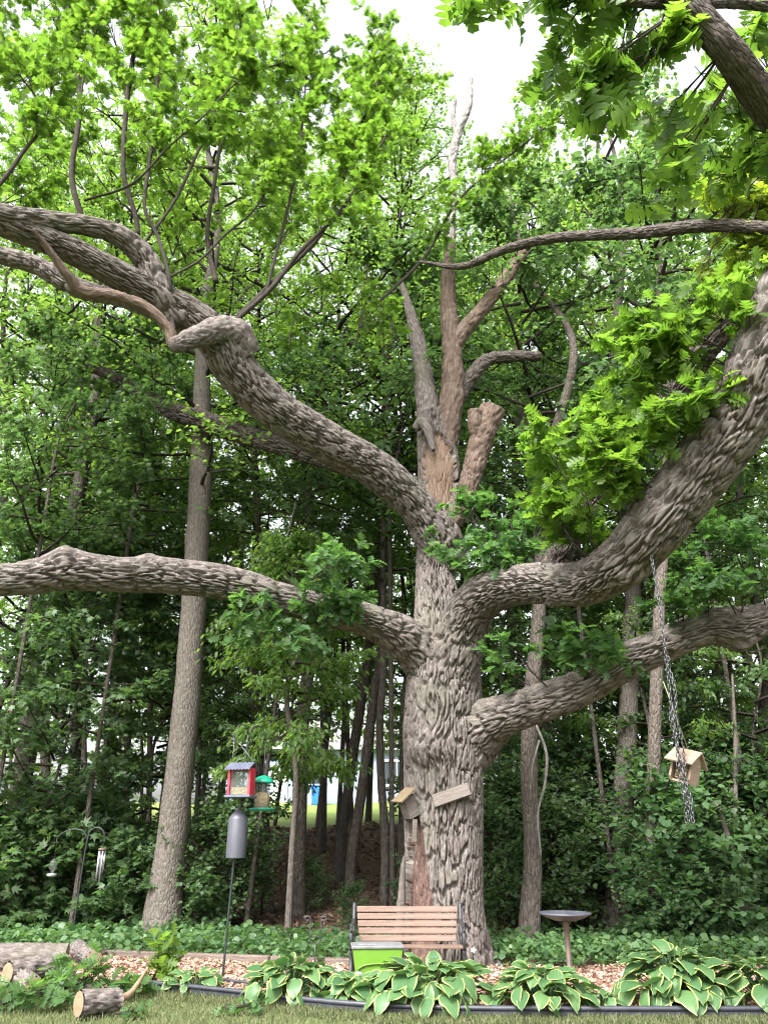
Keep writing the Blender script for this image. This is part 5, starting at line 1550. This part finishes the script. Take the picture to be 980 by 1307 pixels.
# hostas ---------------------------------------------------------------------
M['hosta_green'] = leaf_mat('hosta_green', (0.048, 0.108, 0.046), (0.065, 0.138, 0.055), (0.095, 0.175, 0.062), (1.5, 1.7, 0.9), 0.3, 0.45, 0.4)
M['hosta_cream'] = leaf_mat('hosta_cream', (0.3, 0.36, 0.1), (0.36, 0.41, 0.13), (0.44, 0.47, 0.18), (1.1, 1.1, 0.8), 0.3, 0.45, 0.4)


def hosta_leaf(k):
    st_ = [(0.0, 0.02), (0.06, 0.25), (0.22, 0.39), (0.43, 0.42), (0.65, 0.33), (0.86, 0.17), (1.0, 0.0)]
    cur = 0.3 + 0.15 * k; cup = 0.3 - 0.1 * k; wav = 0.02 * k
    v = []
    for i, (x_, w_) in enumerate(st_):
        zc = -cur * x_ * x_ + 0.12 * x_
        for f in (-1, -0.86, 0, 0.86, 1):
            y_ = w_ * f * (1 + 0.05 * math.sin(i * 2.3 + f * 3 + k))
            xx = x_ - (0.08 * abs(f) if i <= 1 else 0) + (0.0 if i < 6 else -abs(f) * 0.02)
            v.append((xx, y_, zc + cup * abs(y_) - 0.5 * y_ * y_ + wav * math.sin(x_ * 9 + f * 4)))
    q = []; mi_ = []
    for i in range(6):
        for j in range(4):
            a = i * 5 + j
            q.append((a, a + 5, a + 6, a + 1)); mi_.append(1 if j in (0, 3) else 0)
    b = MB().add(np.array(v), q, None, None, 0, np.full(len(v), (0.15, 0.4, 0.62, 0.85)[k % 4])); b.qm = [np.array(mi_)]
    return b.mesh('leaf', [M['hosta_green'], M['hosta_cream']], True, 'tone')


HL = [hosta_leaf(k) for k in range(4)]


def hosta(label, px, py, rad, hgt, n, size, seed, cat='hosta'):
    rng = np.random.default_rng(seed)
    p = gp(px, py); p[2] = float(bed_z(p[0], p[1])) - 0.01
    o = thing('hosta', label, cat, p, 0, 'variegated hostas along the bed')
    b = MB()
    for i in range(n):
        f = (i + 0.5) / n                     # 0 = heart, 1 = outer skirt
        az = i * 2.39996 + rng.normal() * 0.25
        r_ = rad * (0.1 + 0.7 * f ** 0.62) * (0.85 + 0.3 * rng.random())
        z_ = hgt * (1.0 - 0.7 * f ** 1.8) * (0.78 + 0.35 * rng.random())
        q = np.array((math.cos(az) * r_, math.sin(az) * r_ * 0.85, z_))
        el = 0.5 - 1.1 * f + rng.normal() * 0.25
        yw = az + rng.normal() * 0.35
        s_ = size * (0.72 + 0.5 * rng.random()) * (0.85 + 0.25 * math.sin(f * 3.14))
        ob_ = link('leaf', HL[int(rng.integers(4))], o, q, (rng.normal() * 0.3, -el, yw), s_)
        ob_.rotation_mode = 'XYZ'
        c_ = np.array((math.cos(az) * rad * .06, math.sin(az) * rad * .06, 0.0))
        b.tube(catmull([tuple(c_), tuple(c_ * 0.3 + q * 0.6 + (0, 0, z_ * 0.12)), tuple(q)], 0.06), 0.005, 4, caps=False)
    link('stalks', b.mesh('stalks', M['hosta_green']), o, kind='stuff')


hosta('wide variegated hosta in front of the bench and green cart', 545, 1288, .68, .33, 135, .185, 1)
hosta('variegated hosta around the scrolled iron stake', 372, 1279, .52, .29, 95, .155, 2)
hosta('variegated hosta in front of the birdbath', 692, 1294, .52, .3, 95, .165, 3)
hosta('largest variegated hosta, past the bare mulch beyond the birdbath', 868, 1289, .6, .4, 125, .195, 4)
hosta('bluish variegated hosta at the end of the bed past the largest one', 985, 1292, .52, .33, 85, .2, 5)
hosta('smallest low hosta at the foot of the feeder pole', 248, 1266, .36, .13, 40, .12, 6)
hosta('low hosta filling the space between the iron stake and green cart', 455, 1285, .32, .2, 44, .16, 7)
hosta('low plain hosta at the edge of the bare mulch gap', 765, 1292, .25, .14, 24, .11, 8)

# house and bin beyond the wood ---------------------------------------------
M['siding'] = surface('siding', [(0.3, (0.2, 0.25, 0.36)), (0.7, (0.27, 0.32, 0.43))], 1.0, 'Object', (0.3, 0.3, 6.5), 0.6, 0.6, bdist=0.03)
M['trim'] = surface('trim', [(0.3, (0.5, 0.5, 0.52)), (0.7, (0.6, 0.6, 0.62))], 3, rough=0.6, bump=0.05)
M['shingle'] = surface('shingle', [(0.3, (0.12, 0.115, 0.115)), (0.7, (0.22, 0.21, 0.21))], 9, rough=0.9, bump=0.6)
M['pane'] = surface('pane', [(0.3, (0.03, 0.04, 0.05)), (0.7, (0.06, 0.07, 0.08))], 1, rough=0.1, bump=0, spec=0.6)
M['bin_blue'] = surface('bin_blue', [(0.3, (0.02, 0.12, 0.55)), (0.7, (0.03, 0.16, 0.65))], 4, rough=0.5, bump=0.05)
HY = 45.0
hxc = at(405, 1020, HY)[0]; hz0 = float(ground_z(hxc, HY))
house = thing('house', 'pale blue sided bungalow with white trim seen beyond the wood', 'house', (hxc + 1.5, HY + 4, hz0 - 0.1), R(4))
part('wall', MB().box((0, 0, 1.5), (14, 8, 3.0)), M['siding'], house)
v = np.array([(x_, y_, z_) for x_ in (-7.4, 7.4) for y_, z_ in ((-4.5, 2.95), (0, 5.1), (4.5, 2.95))])
part('roof', MB().add(v, [(0, 3, 4, 1), (1, 4, 5, 2), (0, 2, 5, 3)], [(0, 1, 2), (3, 5, 4)]), M['shingle'], house)
for x_ in (-2.2, 2.6, 5.2):
    w_ = part('window', MB().box((x_, -4.02, 1.75), (1.5, 0.08, 1.2)), M['pane'], house)
    for dx, dz, sx_, sz_ in ((0, 0.66, 1.74, 0.12), (0, -0.66, 1.74, 0.12), (0.81, 0, 0.12, 1.2), (-0.81, 0, 0.12, 1.2), (0, 0, 0.06, 1.2)):
        part('frame', MB().box((x_ + dx, -4.05, 1.75 + dz), (sx_, 0.12, sz_)), M['trim'], w_)
dr = part('door', MB().box((-3.9, -4.03, 1.15), (0.95, 0.1, 2.1)), M['trim'], house)
for x_ in (-7.02, 7.02):
    part('corner_trim', MB().box((x_, -4.02, 1.5), (0.2, 0.12, 2.9)), M['trim'], house)
bxp = at(405, 1024, HY - 1)
bn = thing('recycling_bin', 'bright blue recycling bin standing against the house', 'bin', (bxp[0], HY - 1.2, float(ground_z(bxp[0], HY - 1.2))))
part('body', tapered(MB(), 0.5, 0.55, 0.62, 0.66, 0.06, 0.95), M['bin_blue'], bn)
part('lid', MB().box((0, 0, 0.99), (0.66, 0.72, 0.08), bev=0.02), M['bin_blue'], bn)
for sx in (-1, 1):
    part('wheel', MB().lathe([(0.003, -0.03), (0.1, -0.03), (0.1, 0.03), (0.003, 0.03)], 14), M['black_plastic'], bn, False, (sx * 0.28, 0.24, 0.1), (0, R(90), 0))
